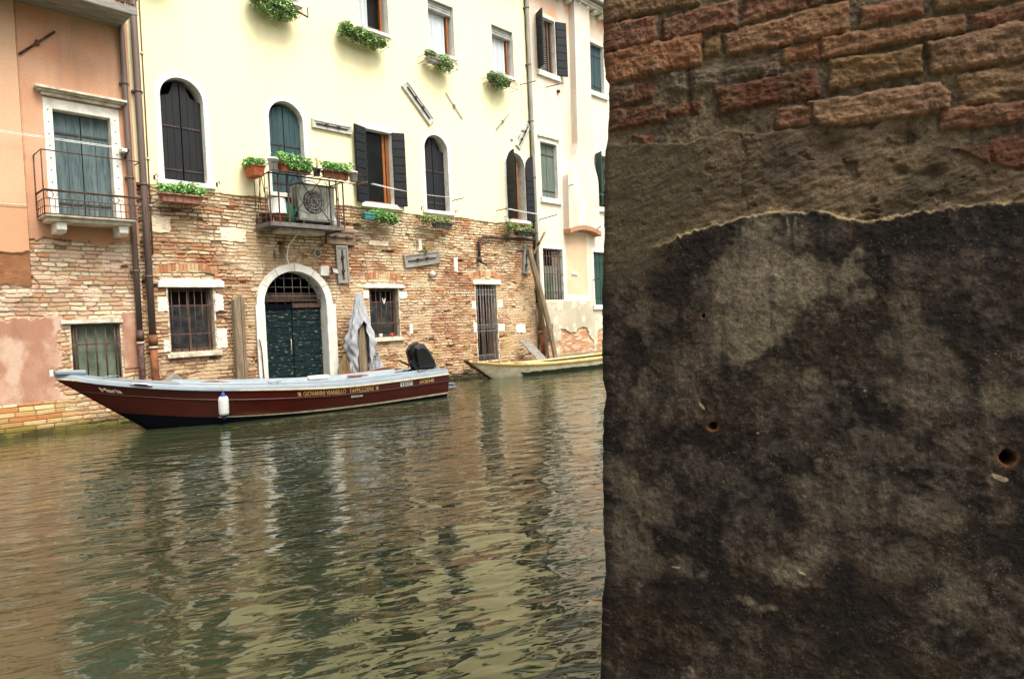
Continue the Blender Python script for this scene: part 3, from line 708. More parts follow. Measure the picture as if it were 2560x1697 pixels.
for x in (BX0, BX1):
    for y in (-.05, -.28, -.50): rl.tube([(x, y, BZ), (x, y, RZ)], .009, 5)
    rl.tube([(x, -.05, BZ), (x, -.36, RZ)], .008, 5); rl.tube([(x, -.70, BZ), (x, -.36, RZ)], .008, 5)
cx, cz, hw = 7.66, 4.56, .50
rl.tube([(cx-hw+.04, BY, BZ+.14), (cx+.29, BY, RZ)], .010, 6); rl.tube([(cx+hw-.04, BY, BZ+.14), (cx-.29, BY, RZ)], .010, 6)
rl.tube([(cx+.275*math.cos(t), BY-.012, cz+.275*math.sin(t)) for t in [j*math.pi/12 for j in range(24)]], .009, 6, closed=True)
rl.tube([(cx+hw*math.cos(t), BY-.01, cz+.44*math.sin(t)) for t in [R(-222+j*264/24) for j in range(25)]], .009, 6)
rl.lathe((cx, BY-.02, cz), [(.001, -.01), (.035, 0), (.03, .02)], 12, 'y')
rl.build('railing', 'iron', bal)
# basket shelf that carries the planters (rail height)
bk = MB(); KX0, KX1, KY = 6.62, 8.88, -.95; KZ = 4.91
for z in (KZ, KZ+.16):
    bk.tube([(KX0+.1, BY+.05, z), (KX0+.1, KY, z), (KX1, KY, z), (KX1, -.5, z)], .010, 6)
for k in range(12):
    x = KX0+.1+(KX1-KX0-.1)*k/11; bk.tube([(x, KY, KZ-.01), (x, KY, KZ+.18)], .007, 5); bk.tube([(x, KY, KZ), (x, BY+.05, KZ)], .007, 5)
bk.tube([(KX0+.1, BY+.05, KZ), (KX1, BY+.05, KZ)], .010, 6)
bk.build('planter_basket', 'iron', bal)
# ================================================================== ORANGE HOUSE
oh = empty('orange_house', (1, 0, 0), 'orange-pink plastered house with a tall stone framed balcony window and peeling base', 'house')
FW_ = (3.12, 4.02, 3.80, 5.66); LW = (3.19, 3.98, .82, 1.87)
LW2 = (-2.3, -1.5, .9, 1.9)
def orange_func(U, V):
    pil = sst(2.665, 2.645, U+(fbm(U*0, V*3, 101, 3)-.5)*.03*sst(2.6, 2.2, V)); pil = pil*sst(2.1, 2.45, V)
    m1, r1, r2, r3, d = bricks(U, V, .078, .22, 121, .019, .016)
    cream, tan, orange = lin(206, 188, 154), lin(188, 154, 116), lin(178, 122, 82)
    pink, white, brown = lin(190, 154, 132), lin(212, 198, 174), lin(138, 98, 72)
    A = pick(r1, [pink, white, tan, orange, cream], [.26, .22, .24, .12, .16])
    Bc = pick(r1, [tan, cream, orange, brown], [.40, .28, .22, .10])
    c = mixc(A, Bc, sst(1.9, 1.2, V))*((.74+.24*r2)*(.74+.46*fbm(U*1.1+4, V*1.5, 141, 4)))[..., None]*1.08*(.86+.28*fbm(U*26, V*40, 140, 3))[..., None]
    c = c*.74+lin(192, 158, 132)*.24
    mort = lin(158, 138, 112)*(.60+.5*fbm(U*20, V*20, 145, 3))[..., None]
    col = mixc(mort, c, m1)
    out = -.016*(1-m1)+.012*(r2-.5)*m1+.006*(fbm(U*25, V*25, 146, 3)-.5)
    hol = sst(.94, .95, r3)*m1*(V > 2.3); out = out-.04*hol; col = mixc(col, lin(96, 60, 40), hol*.7)
    # pink plaster, lower left
    n = fbm(U*2.2, V*2.2, 150, 5)
    lp = np.minimum(sst(-.005, .005, V-.545), sst(-.06, .10, np.minimum(3.02+(n-.5)*.5-U, 2.02+(n-.5)*1.1-V)+(fbm(U*13, V*15, 151, 4)-.5)*.34))
    rp = sst(-.02, .02, np.minimum(np.minimum(U-4.02+(n-.5)*.1, 4.25-U), np.minimum(V-1.0, 2.1+(n-.5)*.8-V)))
    lpc = mixc(lin(184, 146, 124), lin(158, 116, 94), sst(.3, .7, fbm(U*1.6+4, V*2.2, 152, 4)))
    lpc = mixc(lpc, lin(204, 180, 160), sst(.50, .72, fbm(U*2.6, V*2.0, 153, 5))*.6); lpc = mixc(lpc, lin(132, 96, 80), sst(.55, .75, fbm(U*5, V*1.6, 158, 5))*.4)
    t = np.maximum(lp, rp); col = mixc(col, lpc, t); out = out*(1-t)+t*(.016+.004*fbm(U*9, V*9, 154, 3))
    # eroded transition: plaster residue on the rubble
    rs = sst(.50, .60, fbm(U*3.1, V*4.5, 156, 5))*sst(.1, .5, V-.6)
    col = mixc(col, mixc(lin(198, 164, 142), lin(204, 190, 166), fbm(U*5, V*5, 157, 3)), rs*.75*(1-t)); out = out+.010*rs*(1-t)
    # upper plaster
    up = sst(-.012, .012, V-(3.34+(fbm(U*4, V*2, 160, 4)-.5)*.34))*sst(2.60, 2.70, U)
    uc = mixc(lin(202, 158, 128), lin(182, 134, 104), sst(.25, .75, fbm(U*1.1, V*.8, 161, 5)))
    streak = sst(.48, .78, fbm(U*6, V*.45, 162, 4)); uc = mixc(uc, lin(166, 132, 108), streak*.40)
    uc = mixc(uc, lin(206, 138, 104), sst(.60, .75, fbm(U*2.6, V*2.6, 163, 4))*.35)
    col = mixc(col, uc, up); out = out*(1-up)+up*(.022+.006*fbm(U*1.5, V*1.5, 164, 3))
    # projecting strip at the left
    pc = mixc(lin(206, 170, 140), lin(192, 150, 118), fbm(U*1.4, V*.9, 170, 4))
    low = sst(3.92, 3.88, V); pc = mixc(pc, lin(192, 144, 110), low*.9)
    rough = sst(3.14, 3.08, V+(fbm(U*6, V*6, 171, 3)-.5)*.1)
    pc = mixc(pc, mixc(lin(150, 102, 68), lin(114, 76, 52), fbm(U*9, V*14, 172, 4)), rough)
    brk = sst(2.62, 2.52, V+(fbm(U*5, V*5, 173, 3)-.5)*.3)
    pc = mixc(pc, col, brk); pout = .09-.03*rough-.03*brk+.012*(fbm(U*9, V*14, 174, 4)-.5)*rough+out*brk
    pc = mixc(pc, lin(120, 98, 90), sst(.008, .004, abs(V-3.905))*1.0); pout = pout+.008*sst(.03, .02, abs(V-3.9))
    col = mixc(col, pc, pil); out = out*(1-pil)+pout*pil
    # neat bricks of the base course
    m2, q1, q2, q3, d2 = bricks(U, V, .085, .30, 180, .012, .003)
    bc = mixc(lin(120, 96, 66), pick(q1, [lin(200, 170, 122), lin(186, 146, 94), lin(176, 116, 70), lin(212, 190, 148)], [.34, .28, .22, .16])*(.85+.25*q2)[..., None], m2)
    bt = sst(.56, .53, V)*sst(3.5, 2.9, U+(n-.5)*.6); col = mixc(col, bc, bt); out = out*(1-bt)+bt*(.03-.012*(1-m2))
    al = sst(.20, .05, V+(fbm(U*3, V*6, 191, 3)-.5)*.10); col = mixc(col, lin(44, 46, 22), al*.92)
    mo = sst(.30, .1, V)*sst(.45, .6, fbm(U*4, V*8, 192, 3)); col = mixc(col, lin(120, 108, 44), mo*.6)
    return out, col
holes = [FW_, LW]
sn = [FW_[0], FW_[1], LW[0], LW[1]]
wall_mesh('wall', lines([(-4.5, 1.9, .05), (1.9, 4.40, .012)], sn), lines([(-.5, 0, .1), (0, 3.95, .009), (3.95, 7.9, .03)], [LW[2], LW[3], 5.66]), orange_func, holes, oh)
wall_mesh('upper_wall', lines([(-4.5, 4.4, .15)]), lines([(7.9, 11.6, .15)]), orange_func, [], oh)
MB().box(-4.5, 4.38, .42, 9, -.5, 11.6).build('rear_wall', 'shell', oh)
rf = MB().box(-4.6, 4.38, -.35, .42, 11.62, 11.72)
rf.add([(-4.6, -.42, 11.74), (4.38, -.42, 11.74), (4.38, 5, 13.3), (-4.6, 5, 13.3), (4.38, 9.4, 11.74), (-4.6, 9.4, 11.74)], [(0, 1, 2, 3), (3, 2, 4, 5)])
rf.build('roof', 'tiles', oh)
# stone framed french window
fwm = MB().strip([(3.12, 3.76), (3.12, 5.66), (4.02, 5.66), (4.02, 3.76)], [(2.98, 3.76), (2.98, 5.84), (4.17, 5.84), (4.17, 3.76)], -.04, .26)
f = fwm.build('balcony_window', 'stone', oh, .006); f['label'] = 'tall shuttered window in a white stone frame'
MB().box(2.96, 4.19, -.10, .0, 5.87, 5.93).box(2.90, 4.25, -.16, .0, 5.93, 5.955).box(2.86, 4.28, -.20, .0, 5.955, 6.0).build('cornice', 'stone_worn', f, .008)
backing(3.12, 4.02, 3.8, 5.66, f, .30)
closed_shutters(f, 3.13, 4.01, 3.80, 5.65, .12, 'bluegrey', None, 2, .006)
rv = MB()
for k in range(9): 
    for x in (3.05, 4.095): rv.lathe((x, -.045, 3.95+k*.21), [(.001, -.003), (.012, 0), (.012, .006)], 8, 'y')
rv.build('iron_dowel', 'iron', f, split=True)
ob = empty('balcony', (3.5, 0, 3.7)); ob['label'] = 'shallow stone balcony with thin rusty railing'; attach(ob, oh)
MB().box(2.80, 4.20, -.52, 0, 3.70, 3.755).box(2.86, 4.15, -.46, 0, 3.63, 3.70).build('balcony_slab', 'stone_worn', ob, .012)
for x in (2.99, 3.95):
    MB().prism([(-.0, 0), (.12, 0), (.12, .15), (0, .15)], 0, 0).v
    c = MB(); 
    P = [(x, -.42, 3.63), (x, -.42, 3.50), (x, -.34, 3.45), (x, 0, 3.45), (x, 0, 3.63)]
    vs = [(p[0]+dx, p[1], p[2]) for dx in (0, .15) for p in P]
    c.add(vs, [(0, 1, 2, 3, 4), (9, 8, 7, 6, 5)]+[(i, 5+i, 5+(i+1) % 5, (i+1) % 5) for i in range(5)])
    c.build('stone_corbel', 'stone', ob, .012)
rl = MB(); rx0, rx1, ry = 2.80, 4.32, -.56
for z, r in ((4.80, .011), (4.14, .014), (4.12, .008), (3.99, .008), (3.86, .007), (3.74, .012)):
    rl.tube([(rx0, -.02, z), (rx0, ry, z), (rx1, ry, z), (rx1, -.25, z)], r, 6)
for x, y in ((rx0, -.03), (rx0, ry), ): rl.tube([(x, y, 3.72), (x, y, 4.8)], .010, 6)
for k in range(10):
    x = rx0+.08+k*.165
    if k % 2 == 0: rl.tube([(x+.058*math.cos(t), ry, 4.06+.058*math.sin(t)) for t in [j*math.pi/8 for j in range(16)]], .006, 5, closed=True)
    else: rl.tube([(x-.062, ry, 4.06), (x, ry, 4.12), (x+.062, ry, 4.06), (x, ry, 4.0)], .006, 5, closed=True)
    rl.tube([(x, ry, 3.74), (x, ry, 3.99)], .006, 5); rl.tube([(x+.08, ry, 3.74), (x+.08, ry, 3.99)], .006, 5)
for y in (-.14, -.28, -.42): rl.tube([(rx0, y, 3.74), (rx0, y, 3.99)], .006, 5)
rl.build('railing', 'iron', ob)
# upper balcony seen from below
ub = empty('balcony', (2, 0, 7.3)); ub['label'] = 'upper balcony cut by the top of the picture, dark slab with iron railing'; attach(ub, oh)
MB().box(-.5, 4.28, -.78, 0, 7.38, 7.47).box(-.5, 4.34, -.83, -.785, 7.36, 7.50).build('balcony_slab', 'greywood', ub, .01)
rl = MB()
for z in (7.55, 7.8, 8.45): rl.tube([(-.5, -.8, z), (4.3, -.8, z), (4.3, -.02, z)], .011, 6)
for k in range(34): rl.tube([(-.4+k*.14, -.8, 7.45), (-.4+k*.14, -.8, 8.45)], .007, 5)
for k in range(5): rl.tube([(4.3, -.1-k*.15, 7.45), (4.3, -.1-k*.15, 8.45)], .007, 5)
rl.build('railing', 'iron', ub)
tb = tie_bar(oh, (2.69, 6.49), (3.23, 7.02), 'iron', .02)
# lower barred window
w = MB()
n = 16; w.prism([(3.04, 1.885), (4.02, 1.885)]+[(4.02-.98*k/n, 1.935+.03*random.random()) for k in range(n+1)], -.06, .1)
w = w.build('barred_window', 'stone_worn', oh); w['label'] = 'low barred window with green mesh behind the boat bow'
reveal(w, LW, .24, 'stone_worn'); backing(*LW, w, .30)
MB().box(3.20, 3.97, .14, .16, .82, 1.86).build('mesh_screen', 'glassgr', w)
g = grille(w, 3.2, 3.97, .82, 1.87, .03, 5, [1.50, .84], 'iron', .012)
MB().tube([(3.23, .03, .82), (3.23, .03, 1.87)], .014, 6).tube([(3.95, .03, .82), (3.95, .03, 1.87)], .014, 6).build('edge_bar', 'iron', w, split=True)

# ================================================================== RIGHT HOUSE
rh = empty('cream_house', (18, 0, 0), 'faded cream and pink house with tapering chimney breast, beyond the right drainpipe', 'house')
RG = (16.24, 17.25, 2.18, 3.84); RD = (18.98, 19.9, 1.98, 3.84); RW2 = (16.33, 17.16, 5.48, 7.26); RW3 = (16.42, 17.3, 9.54, 11.3)
RW3b = (19.2, 20.05, 9.5, 11.2); RW2b = (19.36, 20.25, 5.45, 7.3)
def right_func(U, V):
    m1, r1, r2, r3, d = bricks(U, V, .068, .23, 221)
    c = pick(r1, [lin(184, 142, 112), lin(172, 118, 86), lin(196, 172, 142), lin(158, 108, 84)], [.3, .3, .2, .2])*(.85+.3*r2)[..., None]
    br = mixc(lin(206, 188, 156)*.8, c, m1)
    n = fbm(U*1.7, V*1.9, 230, 5)
    up = mixc(lin(230, 216, 196, .86), lin(218, 192, 168, .86), sst(.46, .78, fbm(U*1.0, V*.5, 231, 4)))
    up = mixc(up, lin(200, 192, 176), sst(.55, .8, fbm(U*3.5, V*.5, 232, 4))*.5)
    top = sst(10.9, 11.9, V+(n-.5)*2); up = mixc(up, lin(226, 160, 124), top*.75*sst(.4, .6, fbm(U*2.2, V*.8, 233, 4)))
    niche = sst(0, .04, np.minimum(np.minimum(U-17.44, 18.62-U), np.minimum(V-2.3, 4.45-V))+(n-.5)*.1)
    up = mixc(up, lin(208, 170, 136), niche*(.6+.4*fbm(U*3, V*3, 234, 3)))
    low = sst(2.19, 2.15, V)
    lc = mixc(lin(182, 174, 154), lin(160, 150, 128), fbm(U*2, V*2, 235, 4)); lc = mixc(lc, lin(222, 206, 182), sst(.5, .7, fbm(U*4, V*4, 236, 4))*.6)
    col = mixc(up, lc, low); out = .02+.02*low+.003*fbm(U*7, V*7, 237, 3)-.03*niche
    b = sst(.47, .50, n+.25*sst(1.35, .7, V)-.30*sst(1.0, 1.4, V))*sst(1.32, 1.2, V)*sst(16.8, 17.2, U)
    b = np.maximum(b, sst(.50, .53, n)*sst(.9, .7, V)*.9)
    col = mixc(col, br, b); out = out*(1-b)+b*(-.012*(1-m1))
    al = sst(.32, .10, V+(fbm(U*3, V*6, 238, 3)-.5)*.25); col = mixc(col, lin(50, 50, 30), al*.9)
    return out, col
holes = [RG, RD, RW2, RW3, RW3b, RW2b]
sn = sum([[h[0], h[1]] for h in holes], []); sv = sum([[h[2], h[3]] for h in holes], [])
wall_mesh('wall', lines([(15.90, 22.2, .022), (22.2, 60, .25)], sn), lines([(-.5, 0, .1), (0, 1.4, .0125), (1.4, 12.25, .04)], sv), right_func, holes, rh)
MB().box(15.86, 60, .42, 9, -.5, 12.2).build('rear_wall', 'shell', rh)
def rect_win(h, fr, name, lab, lint=.13, so=.12):
    x0, x1, z0, z1 = h
    w = MB().strip([(x0, z0), (x0, z1), (x1, z1), (x1, z0)], [(x0-fr, z0), (x0-fr, z1+lint), (x1+fr, z1+lint), (x1+fr, z0)], -.035, .28).build(name, 'stone', rh, .006)
    w['label'] = lab
    if so: MB().box(x0-fr-.06, x1+fr+.10, -.10, .25, z0-.17, z0-.002).build('sill', 'stone', w, .008)
    backing(x0, x1, z0, z1, w, .32); return w
w = rect_win(RG, .10, 'barred_window', 'tall rusty-barred window above the leaning mooring pole', .12, 0)
MB().box(16.26, 16.9, .15, .16, 2.2, 3.3).build('glass', 'glassgr', w); MB().box(16.9, 17.2, .16, .2, 2.2, 3.8).build('inner_board', 'greywood', w)
grille(w, 16.27, 17.22, 2.2, 3.84, .02, 7, [2.42, 3.02, 3.6], 'iron', .014)
w = rect_win(RD, .10, 'green_door', 'green wooden shutter door partly behind the near wall'); closed_shutters(w, 18.99, 19.89, 1.99, 3.83, .06, 'green')
w = rect_win(RW2, .03, 'shuttered_window', 'window with closed grey-green shutters'); closed_shutters(w, 16.34, 17.15, 5.49, 7.25, .10, 'greenshut', None, 1)
MB().box(16.22, 17.30, -.09, .05, 7.41, 7.46).build('cornice', 'stone_worn', w)
w = rect_win(RW3, .05, 'open_window', 'upper window with dark shutters folded open and venetian blind')
bl = MB()
for k in range(26): bl.box(16.46, 17.0, .12, .15, 9.62+k*.064, 9.62+k*.064+.012)
bl.build('blind', 'steel', w); MB().box(17.04, 17.12, .1, .17, 9.54, 11.3).box(17.2, 17.26, .1, .17, 9.54, 11.3).build('sash', 'sashold', w, split=True)
leaf_shutter(w, 16.40, -.03, 16.22, -.42, 9.55, 11.3, 'black', 7); leaf_shutter(w, 17.33, -.06, 17.68, -.22, 9.55, 11.3, 'black', 7)
w = rect_win(RW3b, .05, 'shuttered_window', 'upper window with closed blue-grey shutters near the wall edge'); closed_shutters(w, 19.21, 20.04, 9.51, 11.19, .10, 'tealgrey', None, 1)
w = rect_win(RW2b, .05, 'open_window', 'window with green blind half hidden by the near wall')
bl = MB()
for k in range(20): bl.box(19.42, 20.2, .10, .13, 6.1+k*.06, 6.1+k*.06+.02)
bl.build('blind', 'greenshut', w); leaf_shutter(w, 19.34, -.03, 19.16, -.40, 5.46, 7.3, 'green', 7)
# chimney breast, corbelled out over the ground floor
def cw(z):   # half width and centre by height
    zs_ = [4.50, 6.10, 6.35, 6.9, 7.45, 12.25]; hw = [.86, .86, .84, .52, .42, .42]; cc = [18.24, 18.28, 18.28, 18.36, 18.44, 18.55]
    return np.interp(z, zs_, cc), np.interp(z, zs_, hw)
P = []; n = 40
for k in range(n+1):
    z = 4.50+(12.2-4.50)*(k/n)**1.3; c, h = cw(z); d = .26
    P.append([(c-h, .02, z), (c-h, -d, z), (c+h, -d, z), (c+h, .02, z)])
ch = MB().grid(P, False).build('chimney_breast', mat('chimney_render', lin(224, 216, 204, .84), lin(212, 192, 174, .84), (1.5, 1.5, .6), .4, .7, .95, .5, 14, c3=lin(190, 184, 168), s3=(4, 4, .8), lo3=.58, hi3=.8, bdist=.01), rh)
al = [(17.36+1.76*k/14, 4.36+.16*math.sin(math.pi*k/14)) for k in range(15)]
MB().strip(al, [(x, z+.16) for x, z in al], -.32, .02).build('brick_arch', 'orangebrick', rh, .01)
# eaves
ev = MB().box(15.86, 60, -.34, 0, 12.22, 12.30).box(15.86, 60, -.42, -.30, 12.30, 12.36); ev.build('cornice', 'stone', rh)
ev = MB()
for k in range(36): ev.tube([(16.1+k*.46, -.02, 12.12), (16.1+k*.46, -.22, 12.14), (16.1+k*.46, -.30, 12.20)], [.085, .085, .05], 8)
ev.build('eave_bracket', 'stone', rh, split=True)
MB().tube([(15.86, -.50, 12.40), (60, -.50, 12.40)], .07, 8).build('gutter', 'greywood', rh)
rf = MB().add([(15.86, -.46, 12.42), (60, -.46, 12.42), (60, 5, 14.0), (15.86, 5, 14.0), (60, 9.4, 12.42), (15.86, 9.4, 12.42)], [(0, 1, 2, 3), (3, 2, 4, 5)])
for k in range(80): rf.tube([(15.95+k*.21, -.48, 12.44), (15.95+k*.21, 4.9, 14.02)], .07, 6)
rf.build('roof', 'tiles', rh)
for x, z, dz, L in ((17.45, 5.92, .02, .45), (18.9, 2.85, .03, .35)): bracket_rod(rh, x, z, L, dz)
MB().box(17.75, 18.05, -.03, .02, 3.02, 3.10).box(18.05, 18.4, -.05, .02, 2.02, 2.14).build('stone_block', 'stone', rh, split=True)
MB().lathe((17.35, -.05, 9.05), [(.001, -.06), (.05, -.05), (.06, .0), (.06, .06)], 12, 'y').build('wall_spout', 'irondark', rh)
# ================================================================== pipes
def thing(ob, label, cat, group=None): return tag(ob, label, cat, group)
def drainpipe(x, y, r, ztop, zj, zbot, mt, rustmt, label, lean=0.0):
    p = MB().tube([(x, y, ztop), (x, y, 4.0), (x+lean*.2, y, zj)], r, 14).build('drainpipe', mt)
    tag(p, label, 'drainpipe', 'drainpipes on the house fronts')
    b = MB().tube([(x+lean*.2, y, zj), (x+lean, y-.01, zbot)], r*1.08, 14)
    b.tube([(x+lean*.2, y, zj-.10), (x+lean*.2, y, zj+.10)], r*1.28, 14); b.build('rusty_foot', rustmt, p)
    for z in np.arange(zj+1.2, ztop-.3, 1.75):
        MB().tube([(x, y, z), (x, y, z+.035)], r*1.16, 14).box(x-r*1.5, x+r*1.5, y+r*.3, .02, z, z+.035).build('clamp', mt, p)
    MB().tube([(x+lean*.22, y, zj-.16), (x+lean*.22, y, zj-.12)], r*1.34, 14).build('collar', 'rubrail', p)
    return p
drainpipe(4.28, -.11, .052, 12.0, 1.62, .3, 'pipe', 'iron', 'slimmer left brown drainpipe on the edge of the orange wall')
drainpipe(4.50, -.12, .062, 12.3, 1.52, .3, 'pipe', 'rust', 'thicker brown drainpipe with orange rusty foot at the yellow wall edge')
drainpipe(15.86, -.12, .062, 12.3, 1.32, .28, 'pipegrey', 'rust', 'grey-brown drainpipe between the yellow and the cream house', .12)
p = MB().tube([(4.66, .0, 12.0), (4.66, -.03, 12), (4.64, -.03, 6.2), (4.62, -.03, 3.2), (4.62, .02, 3.17)], .013, 6).build('cable_conduit', 'cable')
tag(p, 'thin brown conduit running down the yellow wall beside the drainpipes', 'conduit')
c = MB()
for z in (5.0, 7.0, 9.0, 4.1): c.box(4.61, 4.665, -.05, .0, z, z+.035)
c.build('clip', 'stone_worn', p, split=True)
p = MB().tube([(15.80, -.09, 4.06), (14.6, -.09, 4.05), (13.52, -.09, 4.03), (13.40, -.09, 3.98), (13.35, -.09, 3.86), (13.34, -.09, 3.42)], .042, 10).build('waste_pipe', 'irondark')
tag(p, 'dark elbow waste pipe ending above the barred gate', 'pipe')
q = MB().tube([(13.34, -.09, 3.44), (13.34, -.09, 3.30)], .07, 12).tube([(13.34, -.09, 3.33), (13.42, -.2, 3.24), (13.46, -.26, 3.22)], .035, 8); q.build('trap', 'irondark', p)
c = MB()
for x in (13.8, 14.55): c.tube([(x, -.09, 4.045), (x+.05, -.09, 4.045)], .055, 10)
c.build('joint', 'iron', p, split=True)

# ================================================================== planters
LG = [lin(126, 172, 96), lin(98, 150, 76), lin(156, 192, 112), lin(74, 120, 60)]
LS = [lin(142, 174, 108), lin(112, 150, 86), lin(172, 198, 134), lin(84, 118, 68), lin(132, 156, 92)]
LD = [lin(104, 142, 72), lin(80, 116, 56), lin(138, 164, 90), lin(134, 112, 70)]
GY = 'window planters'
def ell(cx, cy, cz, rx, ry, rz, hollow=None):
    def f(rg, n):
        v = rg.normal(size=(n, 3)); v /= np.linalg.norm(v, axis=1)[:, None]
        r = rg.random(n)**(1/3.2); lump = 1+.22*np.sin(v[:, 0]*7+cx*5)*np.cos(v[:, 2]*6+cx*3)
        P = v*r[:, None]*lump[:, None]*np.array([rx, ry, rz])+np.array([cx, cy, cz])
        return P
    return f
def tuft_row(x0, x1, y, z, h, d=.09, nt=9, seed=0):
    def f(rg, n):
        tx = x0+(x1-x0)*(np.arange(nt)+.2+.6*rg.random(nt))/nt; th = h*(.55+.6*rg.random(nt))
        i = rg.integers(0, nt, n); t = rg.random(n)**.7
        return np.stack([tx[i]+rg.normal(size=n)*.035*(1+t), y+rg.normal(size=n)*d*.5, z+th[i]*t], 1)
    return f
def trough(x0, x1, y0, y1, z0, z1, mt, name, parent, rim=.012, taper=.03):
    mb = MB()
    a = [(x0+taper, y0+taper, z0), (x1-taper, y0+taper, z0), (x1-taper, y1-taper, z0), (x0+taper, y1-taper, z0)]
    b = [(x0, y0, z1), (x1, y0, z1), (x1, y1, z1), (x0, y1, z1)]
    k = .015; c = [(x0+k, y0+k, z1), (x1-k, y0+k, z1), (x1-k, y1-k, z1), (x0+k, y1-k, z1)]; e = [(p[0], p[1], z1-.03) for p in c]
    V = a+b+c+e
    F = [(0, 3, 2, 1)]
    for i in range(4):
        j = (i+1) % 4; F += [(i, j, 4+j, 4+i), (4+i, 4+j, 8+j, 8+i), (8+i, 8+j, 12+j, 12+i)]
    F += [(12, 13, 14, 15)]
    mb.add(V, F)
    mb.box(x0-rim, x1+rim, y0-rim, y0, z1-.03, z1+.002).box(x0-rim, x1+rim, y1, y1+rim, z1-.03, z1+.002).box(x0-rim, x0, y0, y1, z1-.03, z1+.0021).box(x1, x1+rim, y0, y1, z1-.03, z1+.0021)
    return mb.build(name, mt, parent)
def basket(x0, x1, y, z0, z1, parent, scroll=False):
    mb = MB()
    for z in (z0, z1): mb.tube([(x0, .0, z), (x0, y, z), (x1, y, z), (x1, .0, z)], .008, 5)
    for k in range(7):
        x = x0+(x1-x0)*k/6; mb.tube([(x, -.02, z0), (x, y, z0), (x, y, z1)], .006, 5)
    if scroll:
        for s, x in ((-1, x0), (1, x1)):
            mb.tube([(x, y+.02, z1), (x+s*.10, y+.02, z1+.05), (x+s*.16, y+.02, z1-.02), (x+s*.10, y+.02, z1-.07)], .006, 5)
            mb.tube([(x, y+.02, z0), (x+s*.12, y+.02, z0+.02), (x+s*.15, y+.02, z0-.05)], .006, 5)
    return mb.build('wire_bracket', 'iron', parent)
def planter(loc, label, x0, x1, z0, z1, y0, y1, mt, fol, nleaf, lsize, cols, seed, bsk=None, scroll=False, droop=0., cat='planter', name='flower_box'):
    t = empty(name, loc, label, cat, GY)
    trough(x0, x1, y0, y1, z0, z1, mt, 'trough', t)
    MB().box(x0+.02, x1-.02, y0+.02, y1-.02, z1-.05, z1-.02).build('soil', 'boatbrown', t)
    for i, f in enumerate(fol): leaves('foliage', int(nleaf*1.35)//len(fol), f, lsize*1.12, cols, seed+i, t, droop=droop)
    if bsk: basket(*bsk, t, scroll)
    return t
# upper row: big cushions of trailing plants
planter((7.4, -.2, 8.55), 'bushy planter overflowing with pale green plants, cut by the top of the picture', 6.95, 7.75, 8.62, 8.78, -.34, -.12, 'greyp', [ell(7.18, -.27, 8.66, .44, .22, .28), ell(7.50, -.27, 8.64, .34, .2, .26), ell(6.95, -.25, 8.72, .2, .16, .16)], 3600, .052, LS, 301, (6.85, 7.9, -.38, 8.60, 8.76), droop=.5)
MB().bar((7.75, -.30, 8.70), (8.06, -.34, 8.60), .03).bar((8.06, -.34, 8.60), (8.06, -.34, 8.82), .02).build('side_bracket', 'iron', None)
sb = bpy.data.objects['side_bracket']; attach(sb, bpy.data.objects['flower_box'])
planter((9.7, -.2, 8.6), 'long bushy planter of pale green plants under the second upper window', 9.05, 10.15, 8.56, 8.72, -.34, -.12, 'greyp', [ell(9.12, -.26, 8.66, .22, .2, .20), ell(9.45, -.27, 8.62, .30, .2, .20), ell(9.80, -.27, 8.58, .30, .2, .18), ell(10.05, -.25, 8.60, .2, .16, .12)], 4200, .05, LS, 311, (9.0, 10.25, -.38, 8.5, 8.66), droop=.5)
planter((12.1, -.2, 8.6), 'half bare grey planter with a green bush on its right side', 11.60, 12.35, 8.54, 8.66, -.34, -.12, 'steel', [ell(12.15, -.26, 8.62, .30, .2, .24), ell(11.68, -.26, 8.75, .16, .14, .09)], 2600, .045, LS, 321, (11.45, 12.55, -.38, 8.50, 8.66), droop=.6)
planter((14.3, -.2, 8.6), 'round green bush planter nearest the right drainpipe', 13.95, 14.75, 8.56, 8.70, -.34, -.12, 'greyp', [ell(14.32, -.27, 8.64, .36, .2, .26), ell(14.05, -.25, 8.70, .2, .14, .14)], 2800, .045, [c*.92 for c in LS], 331, (13.85, 14.98, -.38, 8.5, 8.66), droop=.6)
planter((4.95, -.2, 8.6), 'planter whose lowest leaves just show at the top of the picture', 4.6, 5.2, 8.62, 8.76, -.34, -.12, 'greyp', [ell(4.9, -.27, 8.64, .26, .18, .16)], 900, .045, LS, 341, (4.5, 5.3, -.38, 8.6, 8.74), droop=.6)
# sill row
planter((5.2, -.2, 4.2), 'faded clay flower box with leafy green plants under the first arched window', 4.74, 5.50, 4.17, 4.33, -.36, -.14, 'pinkclay', [tuft_row(4.74, 5.50, -.25, 4.30, .26, .14, 11)], 1500, .05, LG, 351, (4.66, 5.58, -.38, 4.16, 4.30), True, droop=.2)
planter((9.9, -.2, 4.2), 'teal trough half covered by a dense green bush below the open-shutter window', 9.30, 9.62, 4.19, 4.34, -.36, -.14, 'teal', [ell(9.84, -.26, 4.30, .30, .18, .17), ell(10.12, -.26, 4.26, .26, .16, .15), ell(9.62, -.24, 4.34, .12, .12, .1)], 4200, .042, [c*.95 for c in LG], 361, (9.28, 10.4, -.38, 4.12, 4.22), droop=.5)
planter((11.8, -.2, 4.2), 'dark narrow planter with sparse weedy plants under the middle arched window', 11.55, 12.15, 4.16, 4.29, -.34, -.14, 'greyp', [tuft_row(11.15, 12.15, -.24, 4.24, .20, .12, 10)], 1100, .045, LD, 371, (11.10, 12.22, -.37, 4.12, 4.28), droop=.3)
